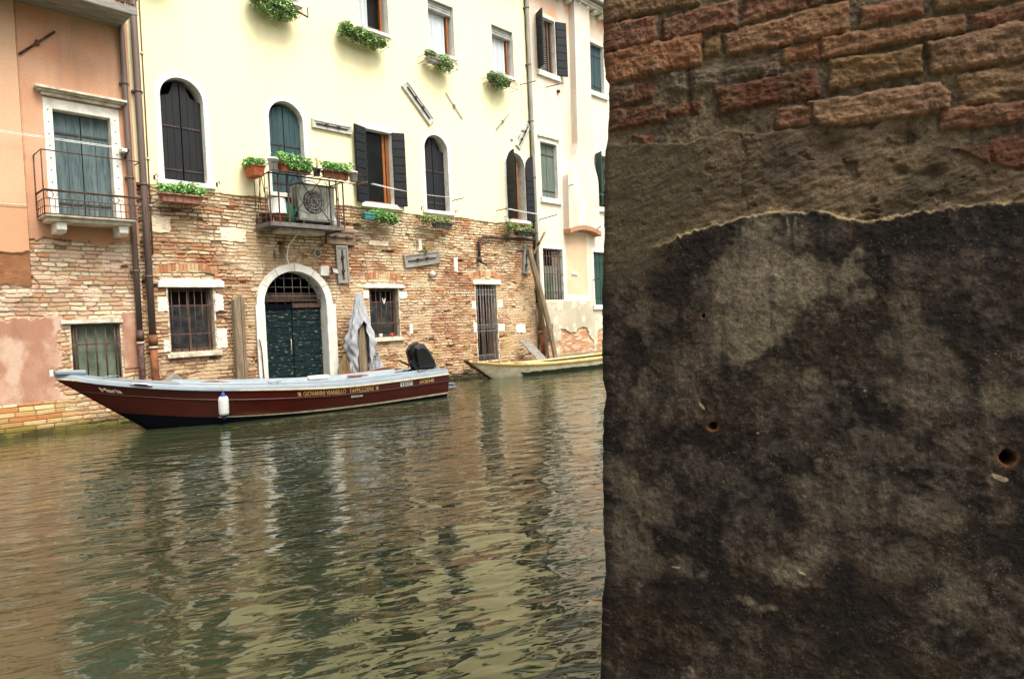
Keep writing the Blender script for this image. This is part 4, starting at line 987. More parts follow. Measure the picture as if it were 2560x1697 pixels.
planter((14.9, -.2, 4.2), 'dark green trough with weedy plants against the right drainpipe', 14.80, 15.45, 4.15, 4.28, -.34, -.14, 'tealgrey', [tuft_row(14.40, 14.80, -.24, 4.22, .26, .12, 5), tuft_row(15.1, 15.55, -.24, 4.22, .24, .12, 5)], 1100, .05, LD, 381, (14.35, 15.6, -.37, 4.10, 4.26), droop=.3)
# balcony planters on the basket
planter((6.64, -.3, 4.9), 'terracotta trough with green plants at the left end of the balcony rail', 6.50, 6.76, 4.86, 5.08, -.52, -.08, 'terracotta', [tuft_row(6.50, 6.74, -.42, 5.05, .20, .12, 5), tuft_row(6.50, 6.72, -.18, 5.05, .20, .12, 4)], 900, .05, LG, 391, None, droop=.2)
planter((7.26, -.85, 4.9), 'long terracotta trough with leafy plants in the middle of the balcony rail', 6.90, 7.62, 4.93, 5.09, -.92, -.74, 'terracotta', [tuft_row(6.86, 7.64, -.84, 5.06, .25, .13, 10), tuft_row(7.1, 7.6, -.93, 4.97, .12, .05, 7)], 1700, .05, LG, 401, None, droop=.3)
planter((8.25, -.85, 4.9), 'brown trough with leafy plants at the right end of the balcony rail', 7.94, 8.56, 4.93, 5.08, -.92, -.74, 'rust', [tuft_row(7.98, 8.56, -.84, 5.05, .24, .12, 8)], 1100, .05, LG, 411, None, droop=.3)
def pot(x, y, z, r, h, mt, label, name='flower_pot', twig=False, cat='pot'):
    t = MB().lathe((x, y, z), [(.001, 0), (r*.8, 0), (r, h*.86), (r*1.1, h*.86), (r*1.1, h), (r*.98, h), (r*.95, h-.02), (.001, h-.02)], 20).build(name, mt)
    return tag(t, label, cat, 'pots and containers on the balcony')
pot(6.79, -.80, 4.93, .105, .25, 'white', 'white round pot between the two left troughs on the balcony rail')
pot(8.73, -.80, 4.93, .10, .22, 'white', 'white round pot at the far right of the balcony rail')
p = pot(7.78, -.83, 4.93, .08, .15, 'irondark', 'small dark pot with dry twigs between two troughs on the balcony rail')
tw = MB()
for k in range(9): tw.tube([(7.78, -.83, 5.05), (7.78+random.uniform(-.04, .06), -.83+random.uniform(-.04, .04), 5.2), (7.78+random.uniform(-.07, .12), -.83, 5.25+random.random()*.2)], [.005, .004, .002], 4)
tw.build('dry_twig', 'straw', p)
p = pot(7.05, -.46, 3.87, .13, .23, 'terracotta', 'terracotta pot with a white bucket upturned over it on the balcony floor')
bk_ = MB().lathe((7.05, -.46, 4.10), [(.001, .33), (.12, .33), (.14, .30), (.155, .0), (.165, .0)], 20).build('bucket', 'white'); tag(bk_, 'white plastic bucket upturned over a terracotta pot on the balcony', 'bucket')
p = pot(6.90, -.18, 3.87, .14, .26, 'boatbrown', 'dark brown pot in the left corner of the balcony floor')
w_ = MB().lathe((7.30, -.36, 3.87), [(.001, 0), (.12, 0), (.14, .36), (.12, .46), (.05, .50), (.001, .50)], 18).build('watering_can', 'greenp')
tag(w_, 'green plastic can beside the air conditioner on the balcony floor', 'watering can')
MB().tube([(7.38, -.36, 4.0), (7.44, -.42, 4.15), (7.46, -.44, 4.25)], .018, 8).build('spout', 'greenp', w_)
# air conditioner
ac = empty('air_conditioner', (7.9, -.3, 3.87), 'large dirty white air conditioner unit standing on the balcony', 'air conditioner')
AX0, AX1, AY0, AY1, AZ0, AZ1 = 7.50, 8.40, -.50, -.16, 4.0, 4.80
MB().box(AX0, AX1, AY0, AY1, AZ0, AZ1).build('casing', 'acwhite', ac, .015)
MB().box(AX0-.01, AX1+.01, AY0-.012, AY1, AZ1, AZ1+.02).build('top_cover', 'irondark', ac)
fan = MB()
acx, acz = 7.86, 4.42
for r in (.08, .15, .22, .29): fan.tube([(acx+r*math.cos(t), AY0-.03, acz+r*math.sin(t)) for t in [j*math.pi/14 for j in range(28)]], .006, 5, closed=True)
for j in range(12): t = j*math.pi/6; fan.tube([(acx+.05*math.cos(t), AY0-.03, acz+.05*math.sin(t)), (acx+.27*math.cos(t), AY0-.02, acz+.27*math.sin(t))], .005, 4)
fan.build('fan_guard', 'steel', ac)
MB().lathe((acx, AY0-.006, acz), [(.001, -.004), (.255, -.004), (.26, .004)], 28, 'y').build('fan_recess', 'glass', ac)
bl = MB()
for k in range(4):
    a = k*math.pi/2+.5; bl.add([(acx+.04*math.cos(a), AY0-.014, acz+.04*math.sin(a)), (acx+.22*math.cos(a), AY0-.012, acz+.22*math.sin(a)), (acx+.22*math.cos(a+.9), AY0-.018, acz+.22*math.sin(a+.9)), (acx+.04*math.cos(a+.9), AY0-.018, acz+.04*math.sin(a+.9))], [(0, 1, 2, 3)])
bl.build('fan_blade', 'greyp', ac, 0, False, True)
lv = MB()
for k in range(27): 
    for y in (AY0+.06, AY0+.17): lv.box(AX0-.006, AX0+.001, y, y+.08, AZ0+.06+k*.026, AZ0+.072+k*.026)
MB().box(8.2, 8.205, AY0-.005, AY0, AZ0, AZ1).build('seam', 'irondark', ac); lv.build('vent_slot', 'irondark', ac)
MB().box(AX0+.08, AX0+.14, AY0+.02, AY1-.02, 3.87, 4.0).box(AX1-.14, AX1-.08, AY0+.02, AY1-.02, 3.87, 4.0).build('foot', 'irondark', ac, split=True)
b = MB().lathe((8.33, -.58, 3.87), [(.001, 0), (.035, 0), (.035, .17), (.015, .21), (.015, .24), (.001, .24)], 12).build('bottle', 'white'); tag(b, 'small white bottle right of the air conditioner on the balcony', 'bottle')
b = MB().bar((8.46, -.5, 3.87), (8.46, -.22, 4.40), .16, .015).build('board', 'bluegrey'); tag(b, 'blue-grey board leaning in the right end of the balcony', 'board')
h = MB().tube([(7.52, -.40, 3.74), (7.44, -.33, 3.62), (7.36, -.2, 3.45), (7.34, -.14, 3.2), (7.40, -.12, 3.02), (7.54, -.11, 2.93)], [.011, .012, .014, .014, .012, .004], 8).build('drain_hose', 'white'); tag(h, 'white drain hose dangling under the balcony', 'hose')
# lamps and small fittings
l = MB().box(8.20, 8.42, -.09, .0, 2.82, 3.05).build('junction_box', 'stone', None, .006); tag(l, 'pale square junction box right of the door arch', 'box')
fl = MB().obox((8.50, -.20, 2.93), .20, .035, .15, Matrix.Rotation(R(-25), 3, 'X')@Matrix.Rotation(R(15), 3, 'Z')).build('floodlight', 'irondark'); tag(fl, 'small black floodlight right of the door arch', 'lamp')
MB().obox((8.503, -.221, 2.923), .165, .01, .115, Matrix.Rotation(R(-25), 3, 'X')@Matrix.Rotation(R(15), 3, 'Z')).build('lens', 'acwhite', fl)
MB().bar((8.45, .0, 2.86), (8.49, -.19, 2.88), .025).build('lamp_bracket', 'irondark', fl)
v = MB().lathe((8.15, -.06, 3.34), [(.001, -.03), (.09, -.03), (.10, 0), (.10, .06)], 20, 'y').build('round_vent', 'rubrail'); tag(v, 'round vent cover on the bricks between balcony and door arch', 'vent')
MB().lathe((8.15, -.095, 3.34), [(.001, -.002), (.07, -.002), (.07, .01)], 20, 'y').build('grid', 'greyp', v)
c = MB().lathe((11.55, -.10, 2.92), [(.001, -.07), (.06, -.06), (.08, 0), (.06, .05), (.04, .09)], 14, 'y').build('wall_light', 'stone'); tag(c, 'small round pale wall light below the tilted board', 'lamp')
MB().bar((11.6, -.08, 2.92), (11.76, -.02, 2.90), .03).build('lamp_bracket', 'greyp', c)
c = MB().box(4.13, 4.22, -.22, -.02, 5.04, 5.10).build('insulator', 'stone'); tag(c, 'white cable insulator beside the tall stone framed window', 'insulator'); MB().bar((4.22, -.02, 4.93), (4.25, -.18, 5.10), .03).build('insulator_bracket', 'irondark', c)
# cables and washing lines
def wires(name, label, cat, paths, r=.005, mt='wire', group=None):
    mb = MB()
    for a, b, sag in paths:
        pts = [(a[0]+(b[0]-a[0])*t, a[1]+(b[1]-a[1])*t, a[2]+(b[2]-a[2])*t-sag*4*t*(1-t)) for t in [k/14 for k in range(15)]]
        mb.tube(pts, r, 5)
    return tag(mb.build(name, mt), label, cat, group)
wires('cable', 'pair of pale cables crossing the orange wall to the white insulator', 'cable', [((-4, -.3, 5.14), (4.15, -.22, 5.08), .03), ((-4, -.3, 5.19), (4.15, -.22, 5.10), .03)], .006)
L1 = wires('washing_line', 'washing lines strung below the open-shutter window', 'washing line', [((9.45, -.45-.05*k, 5.02), (12.4, -.40-.05*k, 4.98), .05+.01*k) for k in range(3)], .005)
bracket_rod(L1, 9.25, 5.04, .60, -.02, -.0, 'brownwood', 'line_arm'); bracket_rod(L1, 12.45, 4.98, .5, 0, 0, 'iron', 'line_arm')
L2 = wires('washing_line', 'washing lines strung across the last arched window', 'washing line', [((14.25, -.40-.05*k, 4.86), (16.1, -.42-.05*k, 4.82), .02) for k in range(3)], .005)
bracket_rod(L2, 14.2, 4.86, .55, 0, 0, 'iron', 'line_arm'); bracket_rod(L2, 16.15, 4.74, .75, .06, .0, 'irondark', 'line_arm')
L3 = wires('washing_line', 'thin lines running along below the upper windows', 'washing line', [((8.05, -.4, 8.85), (15.5, -.45, 8.78), .12), ((8.05, -.5, 8.87), (15.5, -.55, 8.8), .12)], .003)
bracket_rod(L3, 15.5, 8.86, .65, -.06, 0, 'irondark', 'line_arm')
L4 = wires('washing_line', 'thin lines running out from the cream house to the right', 'washing line', [((16.75, -.6, 9.0), (21, -.6, 8.9), .05), ((17.45, -.5, 5.9), (21, -.5, 5.7), .05)], .003)
bracket_rod(L4, 16.75, 9.06, .75, -.06, 0, 'irondark', 'line_arm'); bracket_rod(L4, 19.1, 4.55, .6, .1, -.4, 'irondark', 'line_arm')
p = MB().tube([(.6, -.1, 7.6), (1.3, -.16, 7.0), (1.95, -.15, 6.95), (2.3, -.13, 7.2), (2.33, -.12, 7.9)], .012, 6).build('cable', 'cable'); tag(p, 'brown cable looping down at the top left corner', 'cable')

# ================================================================== posts against the walls
def rough_post(pts, r, name, label, cat, mt='wood', flat=1.0, seed=0, group=None):
    rg = random.Random(seed); n = 14; rows = []
    for i, (x, y, z, rr) in enumerate(pts):
        rows.append([(x+rr*math.cos(2*math.pi*k/n)*(1+.10*math.sin(k*2.3+seed)+.05*rg.uniform(-1, 1)), y+rr*flat*math.sin(2*math.pi*k/n)*(1+.1*math.cos(k*3.1+seed)), z) for k in range(n)])
    mb = MB(); vs = [p for r_ in rows for p in r_]; fs = []
    for i in range(len(rows)-1): fs += [(i*n+k, i*n+(k+1) % n, (i+1)*n+(k+1) % n, (i+1)*n+k) for k in range(n)]
    fs += [tuple(reversed(range(n))), tuple((len(rows)-1)*n+k for k in range(n))]
    mb.add(vs, fs, False); return tag(mb.build(name, mt), label, cat, group)
pk = MB().prism([(6.05, -.4), (6.27, -.4), (6.275, 1.0), (6.29, 2.30), (6.22, 2.38), (6.13, 2.34), (6.06, 2.28), (6.055, 1.0)], -.22, -.08)
pk = pk.build('mooring_post', 'wood', None, .012); tag(pk, 'wide pale wooden plank post left of the green water door', 'post', 'mooring posts')
MB().box(6.20, 6.212, -.225, -.22, -.3, 2.32).build('crack', 'boatbrown', pk)
ps = rough_post([(9.0, -.42, -.6, .135), (9.0, -.42, .6, .13), (9.0, -.40, 1.2, .12), (8.98, -.40, 1.8, .11), (8.97, -.40, 2.15, .08)], 0, 'mooring_post', 'tawny wooden mooring post wrapped in a grey tarpaulin', 'post', 'wood', .8, 3, 'mooring posts')
# tarpaulin: a folded hood open at the front
def tarp():
    rows = []; n = 72
    for j in range(61):
        t = j/60; z = 2.40-1.95*t
        w = .07+.30*min(1, t/.62)**1.1-.12*max(0, t-.62)/.38
        cx = 8.97+.02*math.sin(t*3)-.04*t; row = []
        for k in range(n+1):
            # angle runs round the back, open at the front below the cowl
            op = 0.0 if t < .34 else min(1, (t-.34)/.10)
            a0 = -math.pi/2+op*R(24); a1 = math.pi*1.5-op*R(38)
            a = a0+(a1-a0)*k/n
            f = 1+.15*math.sin(a*7+t*2.5+math.sin(t*9))*(.3+t)+.09*math.sin(a*13+t*11+2*math.sin(t*7+a))+.06*math.sin(t*23+a*5)+.05*math.sin(t*41-a*9)
            row.append((cx+w*f*math.cos(a), -.42+w*.62*f*math.sin(a), z+.05*math.sin(a*4)*t))
        rows.append(row)
    mb = MB().grid(rows); o = mb.build('tarpaulin', 'tarp', None, 0, False)
    s = o.modifiers.new('thick', 'SOLIDIFY'); s.thickness = .008
    return o
tp = tarp(); tag(tp, 'crumpled grey tarpaulin hood draped over the mooring post', 'tarpaulin')
fl_ = MB(); rows = []
for j in range(9):
    t = j/8; rows.append([(9.28+.16*math.sin(t*2.6)*(k/5)+.06*k/5, -.50-.05*math.sin(k*1.7+j), .95-.5*t+.03*math.sin(k*2)) for k in range(6)])
fl_.grid(rows); o = fl_.build('loose_flap', 'tarp', tp, 0, False); s = o.modifiers.new('thick', 'SOLIDIFY'); s.thickness = .008
# heap of netting
rg = random.Random(5); nb = MB(); rows = []
for j in range(12):
    t = j/11; r_ = .30*(1-t)**.7+.03; rows.append([(8.66+r_*math.cos(a)*(1+.15*math.sin(a*5+j)), -.28+r_*.6*math.sin(a), .30+.72*t+.03*math.sin(a*3+j)) for a in [2*math.pi*k/20 for k in range(21)]])
nb.grid(rows); nn = nb.build('net_heap', 'net'); tag(nn, 'heap of brown netting between the door jamb and the covered post', 'netting')
st_ = MB()
for k in range(26):
    a = rg.uniform(-2.9, -.2); st_.tube([(8.66+.06*math.cos(a), -.30, 1.02), (8.66+.22*math.cos(a), -.30+.2*math.sin(a), .68+rg.uniform(-.05, .05)), (8.66+.34*math.cos(a+rg.uniform(-.3, .3)), -.32+.2*math.sin(a), .32)], .006, 4)
st_.build('cord', 'straw', nn)
rough_post([(16.10, -.55, -.5, .085), (16.03, -.53, .5, .085), (15.90, -.50, 1.2, .09), (15.66, -.46, 2.1, .10), (15.42, -.42, 2.9, .10), (15.26, -.40, 3.45, .09), (15.20, -.38, 3.72, .07)], 0, 'mooring_pole', 'long crooked grey mooring pole leaning over the yellow boat', 'pole', 'wood', .9, 8, 'mooring posts')
rough_post([(15.98, -.30, .3, .05), (15.84, -.28, 1.4, .05), (15.70, -.25, 2.4, .045), (15.60, -.22, 2.9, .04)], 0, 'mooring_pole', 'thinner pole standing behind the crooked mooring pole', 'pole', 'wood', .9, 9, 'mooring posts')
b = MB().bar((15.62, -.18, 3.62), (16.02, -.34, 4.30), .06, .05).build('stick', 'wood'); tag(b, 'short wooden stick tilted above the crooked mooring pole', 'stick')
MB().tube([(15.75, -.30, 3.92), (15.79, -.30, 4.0)], .045, 8).build('binding', 'cable', b)
b = MB().box(16.0, 16.42, -.16, .0, .88, 1.36).box(16.44, 16.52, -.10, .0, .95, 1.40).build('rusty_plate', 'rust', None, .01); tag(b, 'rusty brown metal box plate behind the foot of the leaning pole', 'metal plate'); b.data.materials[0] = M['iron']
b = MB()
for k in range(4): b.bar((14.80+.09*k, -.22-.02*k, .98-.02*k), (15.34+.10*k, -.44, .34), .10, .035, (0, 1, 0))
b = b.build('board_stack', 'greywood'); tag(b, 'stack of grey boards leaning at the rusty foot of the right drainpipe', 'boards')
b = MB().prism([(4.58, .30), (5.0, .30), (5.02, .66), (4.80, .86), (4.56, .64)], -.30, -.16).build('triangular_board', 'greywood', None, .01); tag(b, 'pointed grey board standing behind the red boat near the drainpipes', 'board')
for x, z, ww, lab in ((3.93, .78, .13, 'loose reddish brick tilted under the low green-mesh window'), (4.34, .72, .12, 'loose brick piece at the feet of the drainpipes')):
    b = MB().obox((x, -.15, z), ww, .12, .16, Matrix.Rotation(R(12), 3, 'Y')).build('loose_brick', 'pinkclay', None, .012); tag(b, lab, 'brick')
b = MB().box(5.0, 5.5, -.22, .02, .44, .56).build('stone_ledge', 'stone_worn', None, .02); tag(b, 'low pale stone ledge on the wall between drainpipes and plank post', 'stone')
b = MB().tube([(6.60, -.10, 1.42), (6.63, -.10, 1.40), (6.66, -.10, 1.2), (6.68, -.10, .5)], .012, 6).build('mooring_rod', 'iron'); tag(b, 'thin bent iron rod fixed along the left jamb of the water door', 'rod')

w_ = MB().bar((9.93, -.03, 2.28), (9.97, -.03, 2.14), .018).bar((10.01, -.03, 2.28), (9.97, -.03, 2.14), .018).build('letter_mark', 'white'); tag(w_, 'small white V shaped mark on the window bars behind the covered post', 'sign')
for x, mt_, lab in ((9.86, 'white', 'little white cup on the sill of the barred window behind the covered post'), (10.20, 'orange', 'little red cup on the sill of the barred window behind the covered post')):
    c = MB().lathe((x, .02, 1.30), [(.001, 0), (.032, 0), (.045, .09), (.038, .09), (.03, .02), (.001, .02)], 12).build('cup', mt_); tag(c, lab, 'cup')
leaves('weed_tuft', 120, lambda rg, n: np.stack([11.36+rg.normal(size=n)*.03, -.09+rg.normal(size=n)*.02, 3.50+abs(rg.normal(size=n))*.10], 1), .04, LD, 520, None)
tag(bpy.data.objects['weed_tuft'], 'small green weed growing on top of the tilted grey board', 'weed')
s_ = MB().tube([(16.92, -.03, 3.55), (17.0, -.05, 3.40), (16.93, -.05, 3.2), (17.02, -.05, 3.05), (16.96, -.05, 2.95)], .010, 5).tube([(16.92, -.03, 3.55), (16.86, -.05, 3.35), (16.90, -.05, 3.25)], .010, 5).build('string', 'straw'); tag(s_, 'frayed string hanging on the tall rusty window bars', 'string')
# ================================================================== boats
def ip(t, xs, ys): return float(np.interp(t, xs, ys))
def smooth_ip(xs, ys):
    xs = np.array(xs, float); ys = np.array(ys, float); m_ = np.gradient(ys, xs)
    def f(t):
        t = min(max(t, xs[0]), xs[-1]); i = min(max(int(np.searchsorted(xs, t))-1, 0), len(xs)-2); h = xs[i+1]-xs[i]; s = (t-xs[i])/h
        return float((2*s**3-3*s**2+1)*ys[i]+(s**3-2*s**2+s)*h*m_[i]+(-2*s**3+3*s**2)*ys[i+1]+(s**3-s**2)*h*m_[i+1])
    return f
class Hull:
    def __init__(s, bow, stern, zr, hb, zb, rake, ztip):
        s.B = np.array(bow); S_ = np.array(stern); s.L = np.linalg.norm(S_-s.B); s.ax = (S_-s.B)/s.L; s.nr = np.array([s.ax[1], -s.ax[0]])
        s.zr, s.hb, s.zb, s.rake, s.ztip = zr, hb, zb, rake, ztip
    def prof(s, z, t):     # beam factor by height below the sheer
        h = s.zr(t)-z; H = s.zr(t)+.15
        q = min(max(h/H, 0), 1); return 1-.05*q-.22*q**2.2
    def P(s, t, z, side=1, k=1.0, off=0.0):
        # stem rake pushes the low part of the bow aft
        q = max(0, (s.ztip-z)); sh = s.rake*q*(1-t)**2.2
        b = s.hb(t)*s.prof(z, t)*k+off
        x = s.B+s.ax*(t*s.L+sh)+s.nr*b*side
        return (x[0], x[1], z)
TS = [0, .01, .025, .05, .08, .12, .16, .2, .25, .3, .36, .42, .5, .58, .66, .74, .82, .9, .96, 1.0]
def side_strip(h, za, zb_, side, n=4, k=1.0, off=0., ts=TS):
    return [[h.P(t, zb_(t)+(za(t)-zb_(t))*j/n, side, k, off) for j in range(n+1)] for t in ts]
# u,w samples: the bow tip and stern centre as (x, y)
r_zr = smooth_ip([0, .02, .07, .12, .27, .44, .65, .87, 1.0], [.985, .96, .87, .80, .64, .535, .455, .475, .50])
r_hb = lambda t: .76*min(1, (math.sin(min(t/.58, 1)*math.pi/2)+1e-6)**.8)*(1-.14*max(0, (t-.6)/.4)**2)
r_zb = smooth_ip([0, .11, .21, .35, .49, .72, 1.0], [.35, .235, .150, .095, .065, .055, .09])
bx, by = 2.35, -1.15; sx, sy = 9.05, -2.35
B_ = (bx+.044*(sx-bx), by+.044*(sy-by)); S_ = (bx+1.065*(sx-bx), by+1.065*(sy-by))
H1 = Hull(B_, S_, r_zr, r_hb, r_zb, 1.28, .985)
rb = empty('motor_boat', (5.8, -1.8, 0), 'long dark red open boat with pale grey gunwales and outboard motor, moored along the wall', 'boat')
# -nr points to the canal? pick the side towards the camera
NEAR = 1 if H1.P(.5, .3, 1)[1] < H1.P(.5, .3, -1)[1] else -1
hull = MB(); nav = MB(); stripe = MB()
zk = lambda t: r_zr(t)-.37*(r_zr(t)-r_zb(t))
for sd in (1, -1):
    hull.grid(side_strip(H1, r_zr, zk, sd, 4)); hull.grid(side_strip(H1, lambda t: zk(t)-.012, r_zb, sd, 6, 1.0, -.010))
    hull.grid([[H1.P(t, zk(t)+.012, sd, 1, .002), H1.P(t, zk(t), sd, 1, .014), H1.P(t, zk(t)-.016, sd, 1, -.008)] for t in TS])
    nav.grid(side_strip(H1, lambda t: r_zb(t)+.002, lambda t: -.22, sd, 6, 1.0, -.014))
    stripe.grid(side_strip(H1, lambda t: r_zb(t)+.010+.012*sst(.3, .6, np.array(t)), lambda t: r_zb(t)-.008-.008*sst(.4, .6, np.array(t)), sd, 1, 1.0, -.004, [t for t in TS if t > .2]))
hull.grid([[H1.P(1.0, z, s_, 1, 0) for s_ in (1, -1)] for z in (.50, .3, .09)], False)
nav.grid([[H1.P(1.0, z, s_, 1, -.01) for s_ in (1, -1)] for z in (.09, -.22)], False)
ho = hull.build('hull', 'hullred', rb); nav.build('bottom', 'hullblue', rb); stripe.build('waterline_stripe', 'rubrail', rb)
# rubbing strip and grey topside strake
rub = MB(); strake = MB(); ztop = lambda t: r_zr(t)+.105
for sd in (1, -1):
    rub.grid([[H1.P(t, r_zr(t)-.018, sd, 1, .004), H1.P(t, r_zr(t)-.012, sd, 1, .024), H1.P(t, r_zr(t)+.012, sd, 1, .024), H1.P(t, r_zr(t)+.018, sd, 1, .0)] for t in TS])
    def hbk(t, o=0): return max(.002, r_hb(t)+o)
    rows = []
    for t in TS:
        def Q(off, z):
            x = H1.B+H1.ax*(t*H1.L)+H1.nr*max(.0, r_hb(t)+off)*sd; return (x[0], x[1], z)
        rows.append([Q(.0, r_zr(t)+.010), Q(-.012, ztop(t)-.012), Q(-.025, ztop(t)), Q(-.15, ztop(t)+.008), Q(-.16, ztop(t)-.02), Q(-.16, ztop(t)-.06)])
    strake.grid(rows)
rub.build('rubbing_strip', 'rubrail', rb)
def C1(t, o, z): x = H1.B+H1.ax*(t*H1.L)+H1.nr*o; return (x[0], x[1], z)
# fore deck, stern deck, transom top
strake.grid([[C1(t, (r_hb(t)-.02)*q, ztop(t)+.006+.02*(1-q*q)) for q in (-1, -.5, 0, .5, 1)] for t in [x for x in TS if x <= .25]])
strake.grid([[C1(t, (r_hb(t)-.02)*q, ztop(t)+.004) for q in (-1, -.5, 0, .5, 1)] for t in (.93, .96, 1.0)])
strake.grid([[C1(1.0, (r_hb(1)-.0)*q, z) for q in (-1, 1)] for z in (.50, .602)], False)
strake.grid([[C1(.25, (r_hb(.25)-.2)*q, z) for q in (-1, 1)] for z in (ztop(.25), .52)], False)
strake.grid([[C1(.93, (r_hb(.93)-.1)*q, z) for q in (-1, 1)] for z in (ztop(.93), .2)], False)
strake.build('gunwale', 'gel', rb)
cm = MB()
for sd in (1, -1):
    ts = [t for t in TS if .24 <= t <= .95]
    fz_ = lambda t: .56-.34*min(1, max(0, (t-.25)/.2))
    cm.grid([[C1(t, sd*(r_hb(t)-.15), ztop(t)), C1(t, sd*(r_hb(t)-.152), ztop(t)+.045), C1(t, sd*(r_hb(t)-.185), ztop(t)+.045), C1(t, sd*(r_hb(t)-.20), fz_(t))] for t in ts])
cm.grid([[C1(t, q*(r_hb(t)-.19), fz_(t)) for q in (-1, 1)] for t in TS if .24 <= t <= .95])
cm.build('coaming', 'gel', rb)
MB().grid([[C1(.0, q*.03, z) for q in (-1, 1)] for z in (1.0, 1.12)], False).v
bc = MB(); bc.obox(C1(.032, 0, 1.075), .42, .20, .07, Matrix.Rotation(math.atan2(H1.ax[1], H1.ax[0]), 3, 'Z')@Matrix.Rotation(R(3.5), 3, 'Y')); bc.build('bow_cap', 'gel', rb, .02)
bc = MB(); bc.obox(C1(-.005, 0, 1.08), .05, .12, .10, Matrix.Rotation(math.atan2(H1.ax[1], H1.ax[0]), 3, 'Z')); bc.build('bow_roller', 'white', rb, .01)
# hawse fitting
def hp(t, z, off=.0, sd=None): return H1.P(t, z, NEAR if sd is None else sd, 1, off)
def strake_pt(t, f, off=.004):
    x = H1.B+H1.ax*(t*H1.L)+H1.nr*(r_hb(t)-.012*f+off)*NEAR; return (x[0], x[1], r_zr(t)+.015+.085*f)
hf = MB(); ring = [strake_pt(.168+.0235*math.cos(a), .52+.42*math.sin(a), .012) for a in [2*math.pi*k/24 for k in range(24)]]
hf.add(ring+[strake_pt(.168+.017*math.cos(a), .52+.28*math.sin(a), .018) for a in [2*math.pi*k/24 for k in range(24)]], [(k, (k+1) % 24, 24+(k+1) % 24, 24+k) for k in range(24)])
hf = hf.build('hawse_plate', 'alu', rb)
MB().add([strake_pt(.168+.0172*math.cos(a), .52+.29*math.sin(a), .014) for a in [2*math.pi*k/24 for k in range(24)]], [tuple(range(24))]).build('hawse_hole', 'dark', hf)
# thwarts and inner details
def cross(t0, t1, z, nm, mt, th=.03, inset=.17, w0=-1, w1=1):
    mb = MB(); r0 = r_hb((t0+t1)/2)-inset; vs = [C1(t, q*r0, zz) for zz in (z-th, z) for (t, q) in ((t0, w0), (t1, w0), (t1, w1), (t0, w1))]
    mb.add(vs, [(0, 3, 2, 1), (4, 5, 6, 7), (0, 1, 5, 4), (1, 2, 6, 5), (2, 3, 7, 6), (3, 0, 4, 7)]); return mb.build(nm, mt, rb, .006)
cross(.30, .36, .60, 'thwart', 'gel'); cross(.62, .67, .50, 'thwart', 'gel')
ob_ = MB(); ob_.tube([C1(.30+.11*k/10, -NEAR*(.15+.2*math.sin(math.pi*k/10)), .70+.05*math.sin(math.pi*k/10)-.09*k/10) for k in range(11)], .018, 6); ob_.build('wooden_hoop', 'redpad', rb)
eb = MB()
eb.tube([C1(.80+.13*k/12, -NEAR*(.60-.02*math.sin(math.pi*k/12)), .585+.075*math.sin(math.pi*k/12)) for k in range(13)], .022, 6)
eb.grid([[C1(.80+.13*k/12, -NEAR*.58, .585+.06*math.sin(math.pi*k/12)), C1(.80+.13*k/12, -NEAR*.56, .45)] for k in range(13)])
eb.build('cockpit_trim', 'redpad', rb)
cross(.74, .79, .575, 'tiller_shelf', 'redpad', .02, .2, -NEAR*.4, -NEAR*1.0)
for t, sd in ((.46, 1), (.46, -1), (.9, 1), (.9, -1), (.1, 1)):
    c = MB(); p0 = C1(t, sd*(r_hb(t)-.08), ztop(t)+.01); p1 = C1(t+.018, sd*(r_hb(t)-.08), ztop(t)+.01)
    c.tube([p0, (p0[0], p0[1], p0[2]+.035)], .01, 6); c.tube([p1, (p1[0], p1[1], p1[2]+.035)], .01, 6); c.tube([C1(t-.008, sd*(r_hb(t)-.08), ztop(t)+.045), C1(t+.026, sd*(r_hb(t)-.08), ztop(t)+.045)], .010, 6); c.build('cleat', 'alu', rb)
c = MB().obox(C1(.615, NEAR*.12, .635), .42, .18, .10, Matrix.Rotation(math.atan2(H1.ax[1], H1.ax[0]), 3, 'Z')).build('cushion', 'white', None, .04); tag(c, 'white cushion lying in the middle of the red boat', 'cushion')
rt_ = MB()
for k in range(3): rt_.tube([C1(.745+.006*k, -NEAR*(r_hb(.745)-.06+.05*math.cos(a)), ztop(.745)+.03+.035*math.sin(a)) for a in [j*math.pi/5 for j in range(10)]], .012, 5, closed=True)
rt_.tube([C1(.735, -NEAR*(r_hb(.745)-.06), ztop(.745)+.03), C1(.775, -NEAR*(r_hb(.745)-.10), ztop(.745)+.03)], .014, 6); rt_.build('red_rope', 'orange', rb)
# outboard motor
angz = math.atan2(H1.ax[1], H1.ax[0]); Rz = Matrix.Rotation(angz, 3, 'Z'); oc = Vector(C1(1.0, .05*NEAR, 0))
om = empty('outboard_motor', (oc.x, oc.y, .6)); attach(om, rb)
def OP(a, c, z): v = Rz@Vector((a, c, 0)); return (oc.x+v.x, oc.y+v.y, z)
# cowl: a faceted hood, side outline in (aft, up), narrowed towards both flanks
OUT = [(-.50, .60), (-.60, .74), (-.66, 1.04), (-.585, 1.15), (-.46, 1.215), (-.28, 1.16), (-.13, .97), (-.04, .78), (.0, .62)]
oc_, oz_ = -.33, .88
slices = [(-.195, .62), (-.17, .86), (-.07, .985), (0, 1.0), (.07, .985), (.17, .86), (.195, .62)]
rows = [[OP(oc_+(a-oc_)*k, c, max(.60, oz_+(z-oz_)*k)) for a, z in OUT+[OUT[0]]] for c, k in slices]
cw_ = MB().grid(rows, False)
for r_ in (rows[0], rows[-1]): cw_.add(r_[:-1], [tuple(range(len(OUT)))])
cwo = cw_.build('cowling', 'cowl', om, .02)
def side_pt(a, z): k = .86; return Vector(OP(oc_+(a-oc_)*k, 0, oz_+(z-oz_)*k))+Rz@Vector((0, NEAR*.197, 0))
